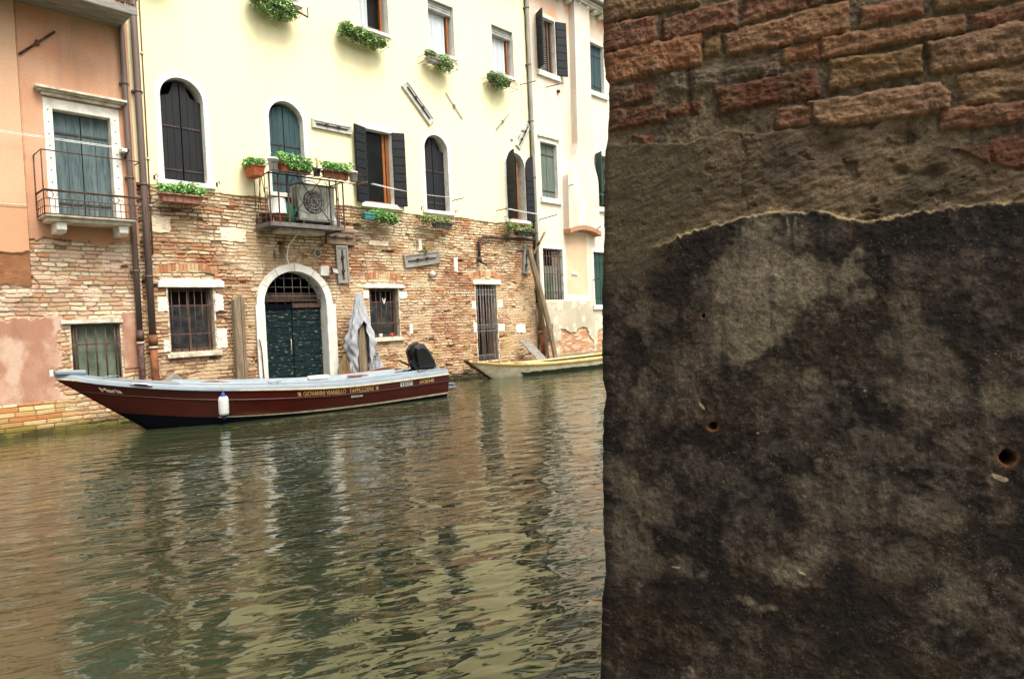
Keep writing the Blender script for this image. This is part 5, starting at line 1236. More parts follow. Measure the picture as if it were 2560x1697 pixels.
def side_quad(pts, mt, nm): MB().add([side_pt(a, z) for a, z in pts], [(0, 1, 2, 3)]).build(nm, mt, cwo, 0, False)
side_quad([(-.50, 1.08), (-.44, 1.10), (-.26, .86), (-.32, .84)], 'alu', 'cowl_stripe')
side_quad([(-.40, .98), (-.375, .99), (-.25, .82), (-.275, .81)], 'orange', 'cowl_stripe')
lg = MB(); lg.bar(OP(-.06, 0, .66), OP(.30, 0, .12), .10, .16); lg.bar(OP(.10, 0, .26), OP(.48, 0, .22), .16, .03); lg.build('leg', 'alu', om, .01)
gb = MB(); gb.tube([OP(.20, 0, .12), OP(.38, 0, .14), OP(.54, 0, .13)], [.03, .06, .03], 10); gb.bar(OP(.19, 0, .16), OP(.23, 0, -.06), .03, .14); gb.build('gearcase', 'alu', om)
br = MB(); br.obox(OP(-.16, 0, .58), .16, .26, .14, Rz); br.tube([OP(-.30, .06*NEAR, .70), OP(-.52, .10*NEAR, .62), OP(-.60, .10*NEAR, .60)], .02, 6); br.tube([OP(-.12, .12*NEAR, .70), OP(-.20, .17*NEAR, .62), OP(-.30, .12*NEAR, .66)], .012, 6); br.build('clamp_bracket', 'blackp', om, .006)
tl = MB(); tl.tube([OP(-.62, .02, .72), OP(-.86, -.02, .84)], .022, 8); tl.build('tiller', 'blackp', om); MB().tube([OP(-.62, .06*NEAR, .66), OP(-.56, .10*NEAR, .72), OP(-.50, .12*NEAR, .62)], .016, 6).build('fuel_hose', 'orange', om)
# lettering on the near topside
def text_mesh(body, shear=0, spacing=1.0):
    cu = bpy.data.curves.new('t', 'FONT'); cu.body = body; cu.size = 1; cu.shear = shear; cu.space_character = spacing; cu.resolution_u = 4
    o = bpy.data.objects.new('t', cu); COL.objects.link(o); dg = bpy.context.evaluated_depsgraph_get(); dg.update()
    me = bpy.data.meshes.new_from_object(o.evaluated_get(dg)); vs = [tuple(v.co) for v in me.vertices]; fs = [tuple(p.vertices) for p in me.polygons]
    bpy.data.objects.remove(o); bpy.data.curves.remove(cu); bpy.data.meshes.remove(me); return vs, fs
def hull_map(x, y, t0, f0, L, off):      # x metres along, y metres up from fraction f0 between rail and knuckle
    t = t0+x/H1.L; z0 = zk(t)+(r_zr(t)-zk(t))*f0
    return H1.P(t, z0+y, NEAR, 1, off)
def lettering(body, t0, t1, f0, h, mt, name, shear=0, off=.006, y0=0., spacing=1.0, parent=None, bold=0):
    vs, fs = text_mesh(body, shear, spacing); xs = [v[0] for v in vs]; w = max(xs)-min(xs); mn = min(xs)
    W = (t1-t0)*H1.L; sc = h/.73
    mb = MB()
    for dx, dy in ([(0, 0)] if not bold else [(-bold, 0), (bold, 0), (0, bold), (0, -bold)]):
        mb.add([hull_map((v[0]-mn)/w*W+dx, v[1]*sc+dy+y0, t0, f0, 0, off) for v in vs], fs)
    return mb.build(name, mt, parent or ho, 0, False)
lettering('Maria', .049, .086, .22, .085, 'cream', 'boat_name', .45, bold=.0025)
lettering('GIOVANNI VIANELLO', .518, .647, .20, .092, 'gold', 'lettering', .2, bold=.0010)
lettering('TAPPEZZIERE', .658, .737, .20, .092, 'gold', 'lettering', .2, bold=.0010)
lettering('6V30340', .893, .944, .22, .078, 'gold', 'registration', 0, bold=.002)
# small crossed-tool emblems at both ends of the lettering
em = MB()
for t0 in (.502, .742):
    for (x0, y0, x1, y1) in ((0, 0, .07, .075), (0, .075, .07, 0), (.0, .0375, .07, .0375), (.035, 0, .035, .075), (.005, .012, .065, .012), (.005, .062, .065, .062)):
        n_ = Vector((x1-x0, y1-y0, 0)).normalized(); px_, py_ = -n_.y*.004, n_.x*.004
        em.add([hull_map(x, y, t0, .20, 0, .006) for x, y in ((x0-px_, y0-py_), (x1-px_, y1-py_), (x1+px_, y1+py_), (x0+px_, y0+py_))], [(0, 1, 2, 3)])
em.build('emblem', 'gold', ho, 0, False)
def decal(t0, t1, f0, y0, y1, mt, name, off=.005, parent=None):
    mb = MB(); W = (t1-t0)*H1.L; mb.grid([[hull_map(W*k/4, y, t0, f0, 0, off) for y in (y0, y1)] for k in range(5)]); return mb.build(name, mt, parent or ho, 0, False)
pl = decal(.826, .837, .2, .0, .095, 'plate', 'registration_plate'); decal(.8295, .8340, .2, .015, .078, 'ink', 'plate_emblem', .008, pl)
pl = decal(.8400, .8680, .2, .0, .095, 'plate', 'registration_plate'); decal(.8412, .8668, .2, .014, .081, 'ink', 'plate_field', .0065, pl); lettering('C0264', .8422, .8658, .2, .052, 'plate', 'plate_number', 0, .009, .020, parent=pl, bold=.002)
st1 = decal(.661, .698, -.45, .0, .034, 'plate', 'sticker'); decal(.664, .695, -.45, .012, .022, 'hullblue', 'sticker_line', .0065, st1)
# fender
ft = .286; fp = H1.P(ft, .35, NEAR, 1, .10); fn = empty('boat_fender', (fp[0], fp[1], .3), 'white fender with blue ends hanging on the side of the red boat', 'fender')
prof = [(.001, -.20), (.03, -.20), (.036, -.19), (.075, -.155), (.085, -.12), (.085, .11), (.075, .15), (.05, .175), (.001, .175)]
fz = .335
MB().lathe((fp[0], fp[1], fz), prof[3:-1]+[(.05, .18), (.001, .18)], 20).build('fender_body', 'fender', fn)
MB().lathe((fp[0], fp[1], fz), [(.001, -.235), (.022, -.235), (.03, -.20), (.06, -.165), (.074, -.152)], 16).build('end_cap', 'blue', fn); MB().lathe((fp[0], fp[1], fz), [(.055, .172), (.04, .20), (.022, .235), (.001, .24)], 16).build('end_cap', 'blue', fn)
MB().tube([(fp[0], fp[1], fz+.23), (fp[0], fp[1]+.03, r_zr(ft)+.06), (fp[0], fp[1]+.12, ztop(ft)+.02)], .007, 6).build('rope', 'rubrail', fn)

# ---- yellow boat
y_zr = smooth_ip([0, .05, .12, .22, .4, .6, 1.0], [.54, .47, .40, .345, .315, .32, .36])
y_hb = lambda t: .10*min(1, 1)+.55*min(1, (math.sin(min(t/.5, 1)*math.pi/2)+1e-6)**.9)*(1-.2*max(0, (t-.6)/.4)**2)
y_zb = lambda t: .02
H2 = Hull((12.05, -.72), (19.3, -1.55), y_zr, y_hb, y_zb, 1.55, .54)
yb = empty('wooden_boat', (15.5, -1.1, 0), 'worn flat white boat with yellow gunwale, moored behind the near wall edge', 'boat')
N2 = 1 if H2.P(.5, .2, 1)[1] < H2.P(.5, .2, -1)[1] else -1
hl = MB(); al_ = MB(); rim = MB()
for sd in (1, -1):
    hl.grid(side_strip(H2, y_zr, lambda t: -.25, sd, 8))
    rows = []
    for t in TS:
        def Q(off, z): x = H2.B+H2.ax*(t*H2.L+1.55*max(0, .54-z)*(1-t)**2.2)+H2.nr*(y_hb(t)+off)*sd; return (x[0], x[1], z)
        rows.append([Q(.0, y_zr(t)-.075), Q(.022, y_zr(t)-.072), Q(.028, y_zr(t)-.005), Q(.016, y_zr(t)+.012)])
    rim.grid(rows)
    al_.grid([[H2.P(t, .085+.05*fbm(np.array(t*38.), np.array(1.), 5, 3)+.10*max(0, t-.55), sd, 1, .005), H2.P(t, .03, sd, 1, .016), H2.P(t, -.1, sd, 1, .010)] for t in np.linspace(.16, 1, 90)])
ho2 = hl.build('hull', 'boatwhite', yb); al_.build('algae_band', 'algae', yb); rim.build('gunwale', 'boatyellow', yb)
dk = MB()
def D2(t, q, z): x = H2.B+H2.ax*(t*H2.L+1.55*max(0, .54-z)*(1-t)**2.2)+H2.nr*(y_hb(t)*q)*1; return (x[0], x[1], z)
for (qa, qb) in ((-1.02, -.72), (.72, 1.02)): dk.grid([[D2(t, qa, y_zr(t)+.012), D2(t, qb, y_zr(t)+.016), D2(t, qb, y_zr(t)-.02)] for t in TS])
dk.grid([[D2(t, q, y_zr(t)+.014) for q in (-.75, 0, .75)] for t in TS if t <= .12])
dk.grid([[D2(t, q, y_zr(t)+.012) for q in (-.75, 0, .75)] for t in TS if .25 <= t <= .36])
dk.build('deck', 'boatdeck', yb)
MB().grid([[D2(t, q, .10) for q in (-.8, 0, .8)] for t in TS if t >= .1]).build('floor_boards', 'boatbrown', yb)
stm = MB().grid([[H2.P(.0, z, sd, 1, .004) for sd in (1, -1)] for z in np.linspace(.56, -.2, 8)], False)
st2 = stm.build('stem', 'boatbrown', yb, 0, False); s = st2.modifiers.new('thick', 'SOLIDIFY'); s.thickness = .05; s.offset = 0
MB().grid([[D2(1.0, q, z) for q in (-1, 1)] for z in (.36, -.2)], False).build('transom', 'boatwhite', yb)
ct = MB().grid([[D2(t, -N2*.98, y_zr(t)+.02), D2(t, -N2*.99, y_zr(t)+.10), D2(t, -N2*.9, y_zr(t)+.10)] for t in TS if t >= .48]).build('coaming', 'boatwhite', yb)
fk = MB().lathe(D2(.12, 0, y_zr(.12)+.012), [(.001, 0), (.12, 0), (.13, .02), (.10, .03), (.001, .02)], 12).build('hatch', 'boatbrown', yb)

# ================================================================== near wall (corner of the house beside the camera)
nd0 = to_world((2.41/2.6092, -1/2.6092, 0)); nn0 = to_world((-1/2.6092, -2.41/2.6092, 0))   # along to the right, and out towards the viewer
NP = CAM+to_world((.213, 1.58, 0))
def nuv(px, py):
    d = ray(px, py); t = ((NP-CAM)@nn0)/(d@nn0); q = CAM+d*t; return float((q-NP)@nd0), float(q[2])
def cpt(x, y): return nuv(1480+x/2.19, y/2.19)
edge_px = [(1503, -60), (1503, 0), (1504, 130), (1509, 190), (1519, 206), (1517, 240), (1519, 275), (1515, 330), (1509, 372), (1506, 420), (1505, 600), (1501, 730), (1501, 900), (1503, 955), (1511, 985), (1504, 1040), (1502, 1200), (1505, 1350), (1510, 1440), (1501, 1500), (1499, 1580), (1497, 1700), (1497, 1760)]
ez = sorted([nuv(*p)[::-1] for p in edge_px]); EZ = np.array([p[0] for p in ez]); ES = np.array([p[1] for p in ez])
ledge = sorted([cpt(*p) for p in [(-60, 1395), (50, 1390), (300, 1350), (600, 1252), (720, 1230), (880, 1172), (1000, 1168), (1230, 1162), (1330, 1180), (1450, 1200), (1640, 1192), (1800, 1160), (2000, 1128), (2200, 1115), (2366, 1100)]])
LS_ = np.array([p[0] for p in ledge]); LZ = np.array([p[1] for p in ledge])
stt = sorted([cpt(*p) for p in [(-60, 800), (60, 808), (300, 790), (480, 785), (700, 738), (900, 735), (1100, 705), (1400, 690), (1690, 655), (1780, 760), (1900, 800), (2366, 960)]])
TSs = np.array([p[0] for p in stt]); TZ = np.array([p[1] for p in stt])
bc_ = dict(t=lin(134, 102, 70), r=lin(128, 84, 60), o=lin(148, 96, 60), b=lin(142, 100, 66), R=lin(138, 86, 56), d=lin(102, 60, 36), y=lin(126, 94, 56), g=lin(112, 96, 76), l=lin(142, 106, 76))
BR = [((-40,-62),(560,-175),(575,8),(-40,140),'t',3), ((352,118),(787,8),(785,140),(352,226),'r',4), ((-40,172),(290,108),(288,238),(-40,298),'r',5), ((838,-90),(1165,-150),(1165,28),(835,112),'r',0), ((727,190),(1392,18),(1395,168),(740,300),'b',4),
 ((1180,-90),(1390,-120),(1395,-22),(1185,10),'d',0), ((1482,48),(1800,-30),(1798,65),(1482,136),'R',3), ((1265,215),(2030,82),(2030,168),(1268,308),'b',2), ((1885,-60),(2480,-150),(2480,-40),(1888,52),'t',3), ((2098,90),(2500,-20),(2500,68),(2105,150),'r',2),
 ((-40,322),(590,195),(592,345),(-40,470),'o',6), ((615,222),(690,190),(690,290),(618,310),'y',0), ((1055,275),(1228,236),(1228,315),(1058,336),'o',-1), ((1310,340),(1795,262),(1798,388),(1312,482),'y',4), ((1840,242),(2480,105),(2480,280),(1862,402),'l',5), ((2010,424),(2480,340),(2480,505),(2015,570),'t',-1),
 ((1200,572),(1900,450),(1955,515),(1940,610),(1250,688),'l',7), ((1028,602),(1192,590),(1182,672),(1028,688),'r',1), ((1908,612),(2480,545),(2480,636),(1910,706),'r',3), ((675,492),(1215,385),(1232,512),(715,608),'d',4), ((-30,520),(262,468),(255,556),(-30,615),'d',2), ((-30,630),(350,575),(345,666),(-30,730),'d',3),
 ((355,603),(588,545),(575,625),(352,645),'d',-2), ((30,774),(268,752),(262,822),(230,800),(30,808),'r',-2), ((1920,822),(2160,795),(2160,882),(1922,905),'d',-1), ((2200,780),(2480,720),(2480,890),(2205,935),'d',0), ((385,408),(685,362),(670,470),(390,520),'g',-1), ((728,380),(1012,298),(1015,400),(735,445),'g',-1),
 ((1395,-60),(1480,-75),(1480,-150),(1395,-140),'d',0)]
BRS = [([cpt(*p) for p in b[:-2]], bc_[b[-2]], b[-1]) for b in BR]
def poly_sd(S, Z, poly):
    # signed distance-ish to a convex polygon (positive inside)
    area = sum(poly[i][0]*poly[(i+1) % len(poly)][1]-poly[(i+1) % len(poly)][0]*poly[i][1] for i in range(len(poly)))
    sg = 1 if area > 0 else -1; d = np.full(S.shape, 9.)
    for i in range(len(poly)):
        (a, b), (c, e) = poly[i], poly[(i+1) % len(poly)]; l = math.hypot(c-a, e-b)+1e-9
        d = np.minimum(d, sg*((c-a)*(Z-b)-(e-b)*(S-a))/l)
    return d
BLOB = [((1905,700),.13,.085,.9), ((1960,775),.09,.07,.8), ((1840,830),.075,.06,.75), ((2030,700),.06,.045,.6), ((1640,790),.05,.045,.5), ((1600,830),.03,.04,.5), ((1680,900),.08,.05,.4), ((1590,960),.04,.05,.45), ((1990,940),.06,.045,.5), ((2240,770),.035,.07,.42),
 ((1560,1210),.05,.06,.6), ((1590,1260),.08,.05,.5), ((1545,1380),.05,.09,.45), ((1640,1440),.07,.03,.4), ((1985,1200),.04,.03,.3), ((1975,1385),.055,.03,.55), ((2060,1360),.03,.04,.5), ((2110,1240),.08,.05,.4), ((2330,1290),.05,.05,.45), ((2240,1400),.08,.04,.3), ((2400,1460),.05,.06,.4), ((1758,1680),.02,.03,1.0), ((2520,990),.07,.03,.6), ((2300,960),.05,.04,.3), ((1870,1490),.03,.012,.6), ((1620,640),.05,.02,.5), ((2260,850),.05,.05,.35)]
BLOBS = [(nuv(*b[0]), b[1], b[2], b[3]) for b in BLOB]
HOLES = [(nuv(1782, 1062), .012, .030), (nuv(2512, 1140), .016, .045), (nuv(1759, 790), .007, .010)]
CHIPS = [(nuv(1752, 1012), .012, .003, 48), (nuv(1690, 1415), .010, .003, 0), (nuv(1998, 1424), .010, .004, 25), (nuv(2490, 1190), .014, .006, 20), (nuv(2160, 975), .003, .003, 0), (nuv(1895, 1080), .003, .003, 0)]
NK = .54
def near_func(S, Z):
    ed = np.interp(Z, EZ, ES)
    f1 = fbm(S*30, Z*30, 401, 5); f2 = fbm(S*110, Z*110, 402, 4); f3 = fbm(S*8, Z*8, 403, 4)
    # mortar base
    out = -.0065+.010*(f1-.5)+.006*(f2-.5)
    col = mixc(lin(120, 105, 82), lin(84, 72, 56), sst(.35, .65, f1))*(.7+.6*f2)[..., None]
    # far courses outside the picture
    m1, r1, r2, r3, d = bricks(S, Z, .072, .27, 411, .012, .006)
    far = sst(.86, .90, S) ; far = np.maximum(far, sst(2.46, 2.50, Z))
    fc = pick(r1, [bc_['t'], bc_['r'], bc_['b'], bc_['l'], bc_['o']], [1, 1, 1, 1, 1])*(.8+.4*r2)[..., None]
    col = mixc(col, mixc(col, fc*(.7+.6*f1)[..., None], m1), far); out = out+far*m1*.011
    wob = (fbm(S*38, Z*38, 421, 4)-.5)*.011+(f3-.5)*.006
    near = 1-far
    for i, (poly, c, dh) in enumerate(BRS):
        x = [p[0] for p in poly]; z = [p[1] for p in poly]
        sl = (Z > min(z)-.02) & (Z < max(z)+.02) & (S > min(x)-.02) & (S < max(x)+.02)
        if not sl.any(): continue
        sd_ = poly_sd(S, Z, poly)+wob+.0055; t = sst(-.0015, .0025, sd_)*near; rnd = sst(0, .009, sd_)
        g = fbm(S*22+i*7, Z*60+i*3, 430+i, 4); rough = .5+.5*(dh < 0)
        bo = -.003+dh*.0009+.0045*rnd+(g-.5)*.009*(.6+rough)+(f2-.5)*.006
        cc = (c*.82+c.mean()*.18*np.array([1.25, 1.0, .75]))*(.62+.62*g)[..., None]*(.8+.4*f2)[..., None]
        cc = mixc(cc, lin(150, 122, 92), sst(.60, .78, fbm(S*45+i, Z*45, 440+i, 3))*.5)
        cc = mixc(cc, lin(70, 56, 38), sst(.60, .75, fbm(S*16, Z*30+i, 450+i, 3))*.45)
        col = mixc(col, cc, t); out = out*(1-t)+bo*t
    # salty crust where bricks are eroded at the left
    er = np.exp(-((S-.12)/.16)**2-((Z-(CAMH+.53))/.035)**2)*sst(.42, .6, f1)
    col = mixc(col, lin(128, 116, 96), er*.7); out = out+.004*er-.014*np.exp(-((S-.215)/.008)**2)*sst(.09, .0, abs(Z-CAMH-.50))
    # sandstone band
    tz = np.interp(S, TSs, TZ)+(fbm(S*16, Z*16, 461, 4)-.5)*.035; lz = np.interp(S, LS_, LZ)+(fbm(S*26, S*0, 462, 4)-.5)*.010+(fbm(S*90, Z*90, 481, 4)-.5)*.012
    stn = sst(-.003, .004, tz-Z)*near
    a, b = rot(S, Z, 18 if True else 0); stri = .6*fbm(a*34, b*95, 463, 5)+.4*fbm(a*70, b*90, 484, 4); stri2 = .6*fbm(a*11, b*26, 464, 4)+.4*fbm(a*18, b*22, 485, 4)
    leftc = sst(.30, .20, S); pits = sst(.68, .78, fbm(S*26, Z*34, 465, 5))*.28
    sc_ = mixc(lin(116, 98, 76), lin(78, 66, 50), sst(.32, .66, stri2)); sc_ = mixc(sc_, lin(84, 74, 54), leftc*.85)*(.82+.36*stri)[..., None]*(.8+.4*f2)[..., None]
    sc_ = mixc(sc_, lin(44, 34, 24), pits*.5*(1-leftc*.8)); sc_ = mixc(sc_, lin(126, 106, 74), sst(.60, .74, fbm(S*14, Z*40, 466, 5))*.3*(1-leftc*.5))
    so = -.002+.016*(fbm(S*7, Z*9, 467, 4)-.5)*(1-leftc*.7)+.011*(stri-.5)*(1-leftc*.55)+.008*(stri2-.5)-.020*pits*(1-leftc*.75)
    for (c_, rr) in ((cpt(1310, 800), .03), (cpt(1740, 740), .028), (cpt(1880, 950), .028), (cpt(1690, 940), .014)):
        g = np.exp(-(((S-c_[0])/rr)**2+((Z-c_[1])/(rr*.7))**2)*1.2); so = so-.014*g; sc_ = mixc(sc_, lin(52, 40, 28), g*.4)
    dk_ = np.exp(-(((S-cpt(1040, 900)[0])/.07)**2+((Z-cpt(1040, 900)[1])/.045)**2)); sc_ = mixc(sc_, lin(52, 46, 38), dk_*.7)
    col = mixc(col, sc_, stn); out = out*(1-stn)+so*stn
    jt = .45*np.exp(-((S-cpt(830, 900)[0]-.03*(f1-.5))/.004)**2)*stn*sst(lz, lz+.02, Z); out = out-.006*jt; col = mixc(col, lin(50, 40, 28), jt*.5)
    # dark plaster
    fade = sst(.06, .20, S); dl = lz-Z
    pl_ = sst(-.002, .003, dl)*(fade*1.0+(1-fade)*sst(.0, .10, dl+(f3-.5)*.06))
    n1 = fbm(S*5.5, Z*5.5, 471, 5); n2 = fbm(S*14, Z*14, 472, 5); n3 = fbm(S*60, Z*60, 473, 4); n4 = fbm(S*45, Z*7, 474, 4)
    bl_ = np.zeros_like(S)
    for (c_, sx_, sz_, am) in BLOBS:
        q = ((S-c_[0]+(n2-.5)*.16)/sx_)**2+((Z-c_[1]+(n1-.5)*.16)/sz_)**2; bl_ = np.maximum(bl_, am*sst(1.5, .0, q+(n3-.5)*2.2+(n2-.5)*2.4))
    pc = mixc(lin(27, 21, 17), lin(50, 39, 30), sst(.36, .66, n2)); pc = mixc(pc, lin(60, 45, 30), sst(.56, .72, n1)*.55)
    pc = mixc(pc, lin(108, 98, 88), sst(.47, .66, n2*.35+fbm(S*7+3, Z*7, 475, 6)*.4+n3*.25)*.34)
    pc = mixc(pc, lin(130, 118, 98), bl_); vs_ = sst(.42, .68, fbm(S*75, Z*4.5, 482, 4)*.6+n4*.4); pc = mixc(pc, lin(22, 17, 14), vs_*.75*sst(.30, .02, dl)*(1-bl_*.7)); pc = mixc(pc, lin(24, 19, 15), sst(.5, .72, fbm(S*28, Z*3.2, 483, 5))*.45)
    pc = mixc(pc, lin(84, 50, 24), np.exp(-((S-nuv(1590, 1530)[0])/.06)**2-((Z-nuv(1590, 1560)[1])/.10)**2)*.15)
    pc = mixc(pc, lin(130, 120, 98), sst(.60, .66, fbm(S*50, Z*8, 476, 3))*sst(.09, .0, dl)*np.exp(-((S-.40)/.06)**2)*1.0)
    pc = pc*(.50+1.0*n3)[..., None]*(.65+.7*f2)[..., None]
    pc = mixc(pc, lin(150, 134, 108), sst(.80, .88, fbm(S*170, Z*170, 477, 2))*.25)
    po = .012*fade+.006*(n1-.5)+.006*(n2-.5)+.0035*(n3-.5)+.0022*(f2-.5)+.004*bl_*0
    gran = sst(.55, .75, n1); po = po+.004*(fbm(S*120, Z*70, 478, 3)-.5)*gran
    lit_lip = sst(.006, .0, abs(dl-.001))*fade*sst(.36, .52, fbm(S*34, S*0+2, 479, 4)); pc = mixc(pc, lin(172, 152, 112), lit_lip*.9)  # pale edge paints the light caught by the plaster's top
    col = mixc(col, pc, pl_); out = out*(1-pl_)+po*pl_
    col = mixc(col, lin(160, 142, 104), sst(.011, .002, abs(dl+.003)+(f2-.5)*.012)*fade*(.15+.85*sst(.42, .6, fbm(S*20, Z*20, 480, 4)))*.85)  # broken cream band, more of the painted edge light
    for (c_, r_, dp) in HOLES:
        rr = np.hypot(S-c_[0], (Z-c_[1])*(1.0))+(n3-.5)*r_*.5; h = sst(r_, r_*.35, rr); out = out-dp*h
        col = mixc(col, lin(120, 78, 46), sst(r_*1.5, r_*.9, rr)*.7*(Z < c_[1]+r_*.6)); col = mixc(col, lin(30, 22, 16), h*.85)
    for (c_, a_, b_2, an) in CHIPS:
        u_, v_ = rot(S-c_[0], Z-c_[1], -an); q = (u_/a_)**2+(v_/b_2)**2+(n3-.5)*2.2+(f2-.5)*1.6; t = sst(1.1, .5, q)*.8; col = mixc(col, lin(196, 178, 146), t*.75); out = out+.002*t
    wet = sst(.55, .30, Z+(n1-.5)*.3); col = mixc(col, lin(36, 38, 22), wet*.8)
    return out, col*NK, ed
sl_ = lines([(0, .88, .0018), (.88, 3.4, .02)]); zl_ = lines([(-.4, .55, .03), (.55, .76, .01), (.76, 2.44, .0018), (2.44, 5.6, .025)])
# columns wrap round the rounded corner, then run back along the side wall
nc = 9; RC = .022
S, Z = np.meshgrid(np.concatenate([[-.0001-k*.0035 for k in range(nc, 0, -1)], sl_]), zl_)
out, col, ed = near_func(np.maximum(S, 0)+0*S, Z)
ncol = S.shape[1]; P = np.zeros(S.shape+(3,))
side_dir = -nn0
for j in range(ncol):
    s_ = S[:, j]; e = ed[:]
    e = ed[:, j]
    if j < nc:
        k = (nc-j)/nc; a = k*math.pi/2
        base = NP[None, :]+nd0[None, :]*((e+RC-RC*math.sin(a))[:, None])+nn0[None, :]*((out[:, nc]*math.cos(a)*0+out[:, nc]*(1-k)-RC*(1-math.cos(a)))[:, None])
        base = base-nd0[None, :]*(((fbm(Z[:, j]*60, Z[:, j]*0+j*.3, 490, 3)-.5)*.006*k)[:, None])
    else:
        sj = s_+e+RC if True else s_
        sj = np.where(s_ < .25, s_+(e+RC)*(1-s_/.25)**1.0, s_)
        base = NP[None, :]+nd0[None, :]*sj[:, None]+nn0[None, :]*out[:, j][:, None]
    P[:, j, :] = base
P[..., 2] = Z
# side return wall
backn = 30; Pb = np.zeros((S.shape[0], backn, 3)); cb_ = np.zeros((S.shape[0], backn, 3))
for k in range(backn):
    dist = (k/(backn-1))**1.6*7.5; q = 1-k/(backn-1)
    Pb[:, backn-1-k, :] = NP[None, :]+nd0[None, :]*(ed[:, 0]*max(0, 1-dist*1.5)+.0)[:, None]+nn0[None, :]*(-RC-dist-.002)
    cb_[:, backn-1-k, :] = col[:, 0, :]*.9 if k < 4 else lin(96, 72, 52)*(.7+.6*fbm(Z[:, 0]*9, Z[:, 0]*0+dist*9, 495, 3))[:, None]
Pb[..., 2] = Z[:, :1]
PP = np.concatenate([Pb, P], 1); CC = np.concatenate([cb_, col], 1); nv_, nu_ = PP.shape[:2]
I = np.arange(nv_*nu_).reshape(nv_, nu_); F = np.stack([I[:-1, :-1], I[:-1, 1:], I[1:, 1:], I[1:, :-1]], -1).reshape(-1, 4)
nw = empty('corner_house', (float(NP[0]), float(NP[1]), 0), 'dark weathered corner wall close to the camera, old bricks above a stained plaster face', 'house')
np_mesh('wall', PP.reshape(-1, 3), F, CC.reshape(-1, 3), 'near', nw, True)
def corner_slab(name, s0, s1, o0, o1, z0, z1, mt):
    q = [(s0, o0), (s1, o0), (s1, o1), (s0, o1)]; V = [tuple((NP+nd0*s+nn0*o)[:2])+(z,) for z in (z0, z1) for s, o in q]
    return MB().add(V, [(0, 3, 2, 1), (4, 5, 6, 7), (0, 1, 5, 4), (1, 2, 6, 5), (2, 3, 7, 6), (3, 0, 4, 7)]).build(name, mt, nw)
# upper storey and roof of the corner house
corner_slab('upper_storey', .05, 3.4, -7.4, -.05, 5.55, 10.5, 'shell')
corner_slab('unseen_shade_wall', -1.0, 3.5, 4.4, 7.0, -.4, 4.2, 'shell')  # unseen wall behind the camera, added to darken the near wall
corner_slab('roof', -.1, 3.6, -7.6, .1, 10.51, 10.7, 'tiles')
# landing under the camera
V = [tuple((NP+nd0*s+nn0*o)[:2])+(z,) for z in (-.6, .18) for s, o in [(-.25, 1.05), (3.2, 1.05), (3.2, 3.3), (-.25, 3.3)]]
ld = MB().add(V, [(0, 3, 2, 1), (4, 5, 6, 7), (0, 1, 5, 4), (1, 2, 6, 5), (2, 3, 7, 6), (3, 0, 4, 7)]).build('landing', 'stone_worn'); tag(ld, kind='structure')
# ================================================================== water
wm, nt, b = new_mat('canal_water')
b.inputs['Base Color'].default_value = (.030, .037, .018, 1); b.inputs['Roughness'].default_value = .025
b.inputs['IOR'].default_value = WIOR; b.inputs['Specular Tint'].default_value = (1.0, .95, .62, 1); b.inputs['Specular IOR Level'].default_value = .5
tc = N(nt, 'ShaderNodeTexCoord')
def wn(scale, det, rough, w, rz=0, dist=0):
    m0 = N(nt, 'ShaderNodeMapping'); m0.inputs['Rotation'].default_value = (0, 0, R(rz)); nt.links.new(tc.outputs['Object'], m0.inputs['Vector'])
    mp = N(nt, 'ShaderNodeMapping'); mp.inputs['Scale'].default_value = scale; nt.links.new(m0.outputs[0], mp.inputs['Vector'])
    n = N(nt, 'ShaderNodeTexNoise', i_Scale=1.0, i_Detail=float(det), i_Roughness=rough); n.inputs['Distortion'].default_value = dist
    nt.links.new(mp.outputs[0], n.inputs['Vector'])
    mu = N(nt, 'ShaderNodeMath', operation='MULTIPLY'); mu.inputs[1].default_value = w; nt.links.new(n.outputs[0], mu.inputs[0]); return mu.outputs[0]
def addn(a, c):
    m_ = N(nt, 'ShaderNodeMath', operation='ADD'); nt.links.new(a, m_.inputs[0]); nt.links.new(c, m_.inputs[1]); return m_.outputs[0]
hgt = addn(addn(wn((.5, 1.3, 1), 0, .4, WA[0], 20), wn((1.5, 4.2, 1), 1, .35, WA[1], 34, .4)), addn(wn((3.6, 9, 1), 1, .4, WA[2], 24, .5), wn((10, 22, 1), 1, .4, WA[3], 40, .3)))
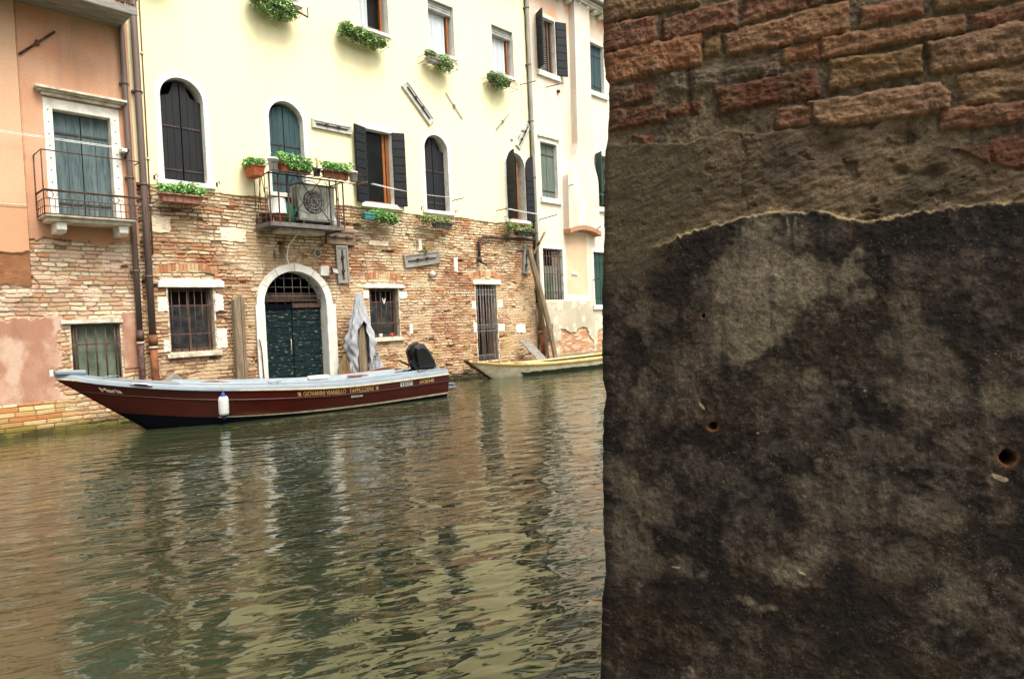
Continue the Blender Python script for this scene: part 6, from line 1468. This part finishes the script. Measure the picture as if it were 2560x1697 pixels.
bp = N(nt, 'ShaderNodeBump', i_Strength=1.0, i_Distance=1.0); nt.links.new(hgt, bp.inputs['Height']); nt.links.new(bp.outputs[0], b.inputs['Normal'])
M['water'] = wm
MB().add([(-60, -40, 0), (90, -40, 0), (90, 1, 0), (-60, 1, 0)], [(0, 1, 2, 3)]).build('canal_water', 'water'); tag(bpy.data.objects['canal_water'], kind='structure')
bed = MB().add([(-160, -200, -1.6), (200, -200, -1.6), (200, 200, -1.6), (-160, 200, -1.6)], [(0, 1, 2, 3)]).build('canal_bed', 'algae'); tag(bed, kind='structure')
# ================================================================== light
SUN = Vector(SUNV).normalized()
el = math.asin(SUN.z); az = math.atan2(SUN.x, SUN.y)
wd = bpy.data.worlds.new('World'); SC.world = wd; wd.use_nodes = True
nt = wd.node_tree; bg = nt.nodes['Background']; sky = nt.nodes.new('ShaderNodeTexSky'); sky.sky_type = 'NISHITA'; sky.sun_disc = False
sky.sun_elevation = el; sky.sun_rotation = az; sky.air_density = 1.0; sky.dust_density = 6.0; sky.ozone_density = .6
hs = nt.nodes.new('ShaderNodeHueSaturation'); hs.inputs['Saturation'].default_value = .35; nt.links.new(sky.outputs[0], hs.inputs['Color'])
wb = nt.nodes.new('ShaderNodeMix'); wb.data_type = 'RGBA'; wb.blend_type = 'MULTIPLY'; wb.inputs[0].default_value = 1; wb.inputs[7].default_value = (1.0, 1, .95, 1)
nt.links.new(hs.outputs[0], wb.inputs[6]); nt.links.new(wb.outputs[2], bg.inputs[0]); bg.inputs[1].default_value = SKYS
ld_ = bpy.data.lights.new('sun', 'SUN'); ld_.energy = SUNE; ld_.angle = R(SUNA); ld_.color = (1, .95, .87)
lo = bpy.data.objects.new('sun', ld_); COL.objects.link(lo); lo.rotation_euler = (-SUN).to_track_quat('-Z', 'Y').to_euler()
SC.view_settings.view_transform = 'Standard'; SC.view_settings.look = 'None'; SC.view_settings.exposure = EXPO; SC.view_settings.gamma = 1
SC.render.resolution_x = 1024; SC.render.resolution_y = 678
SC.render.engine = 'CYCLES'
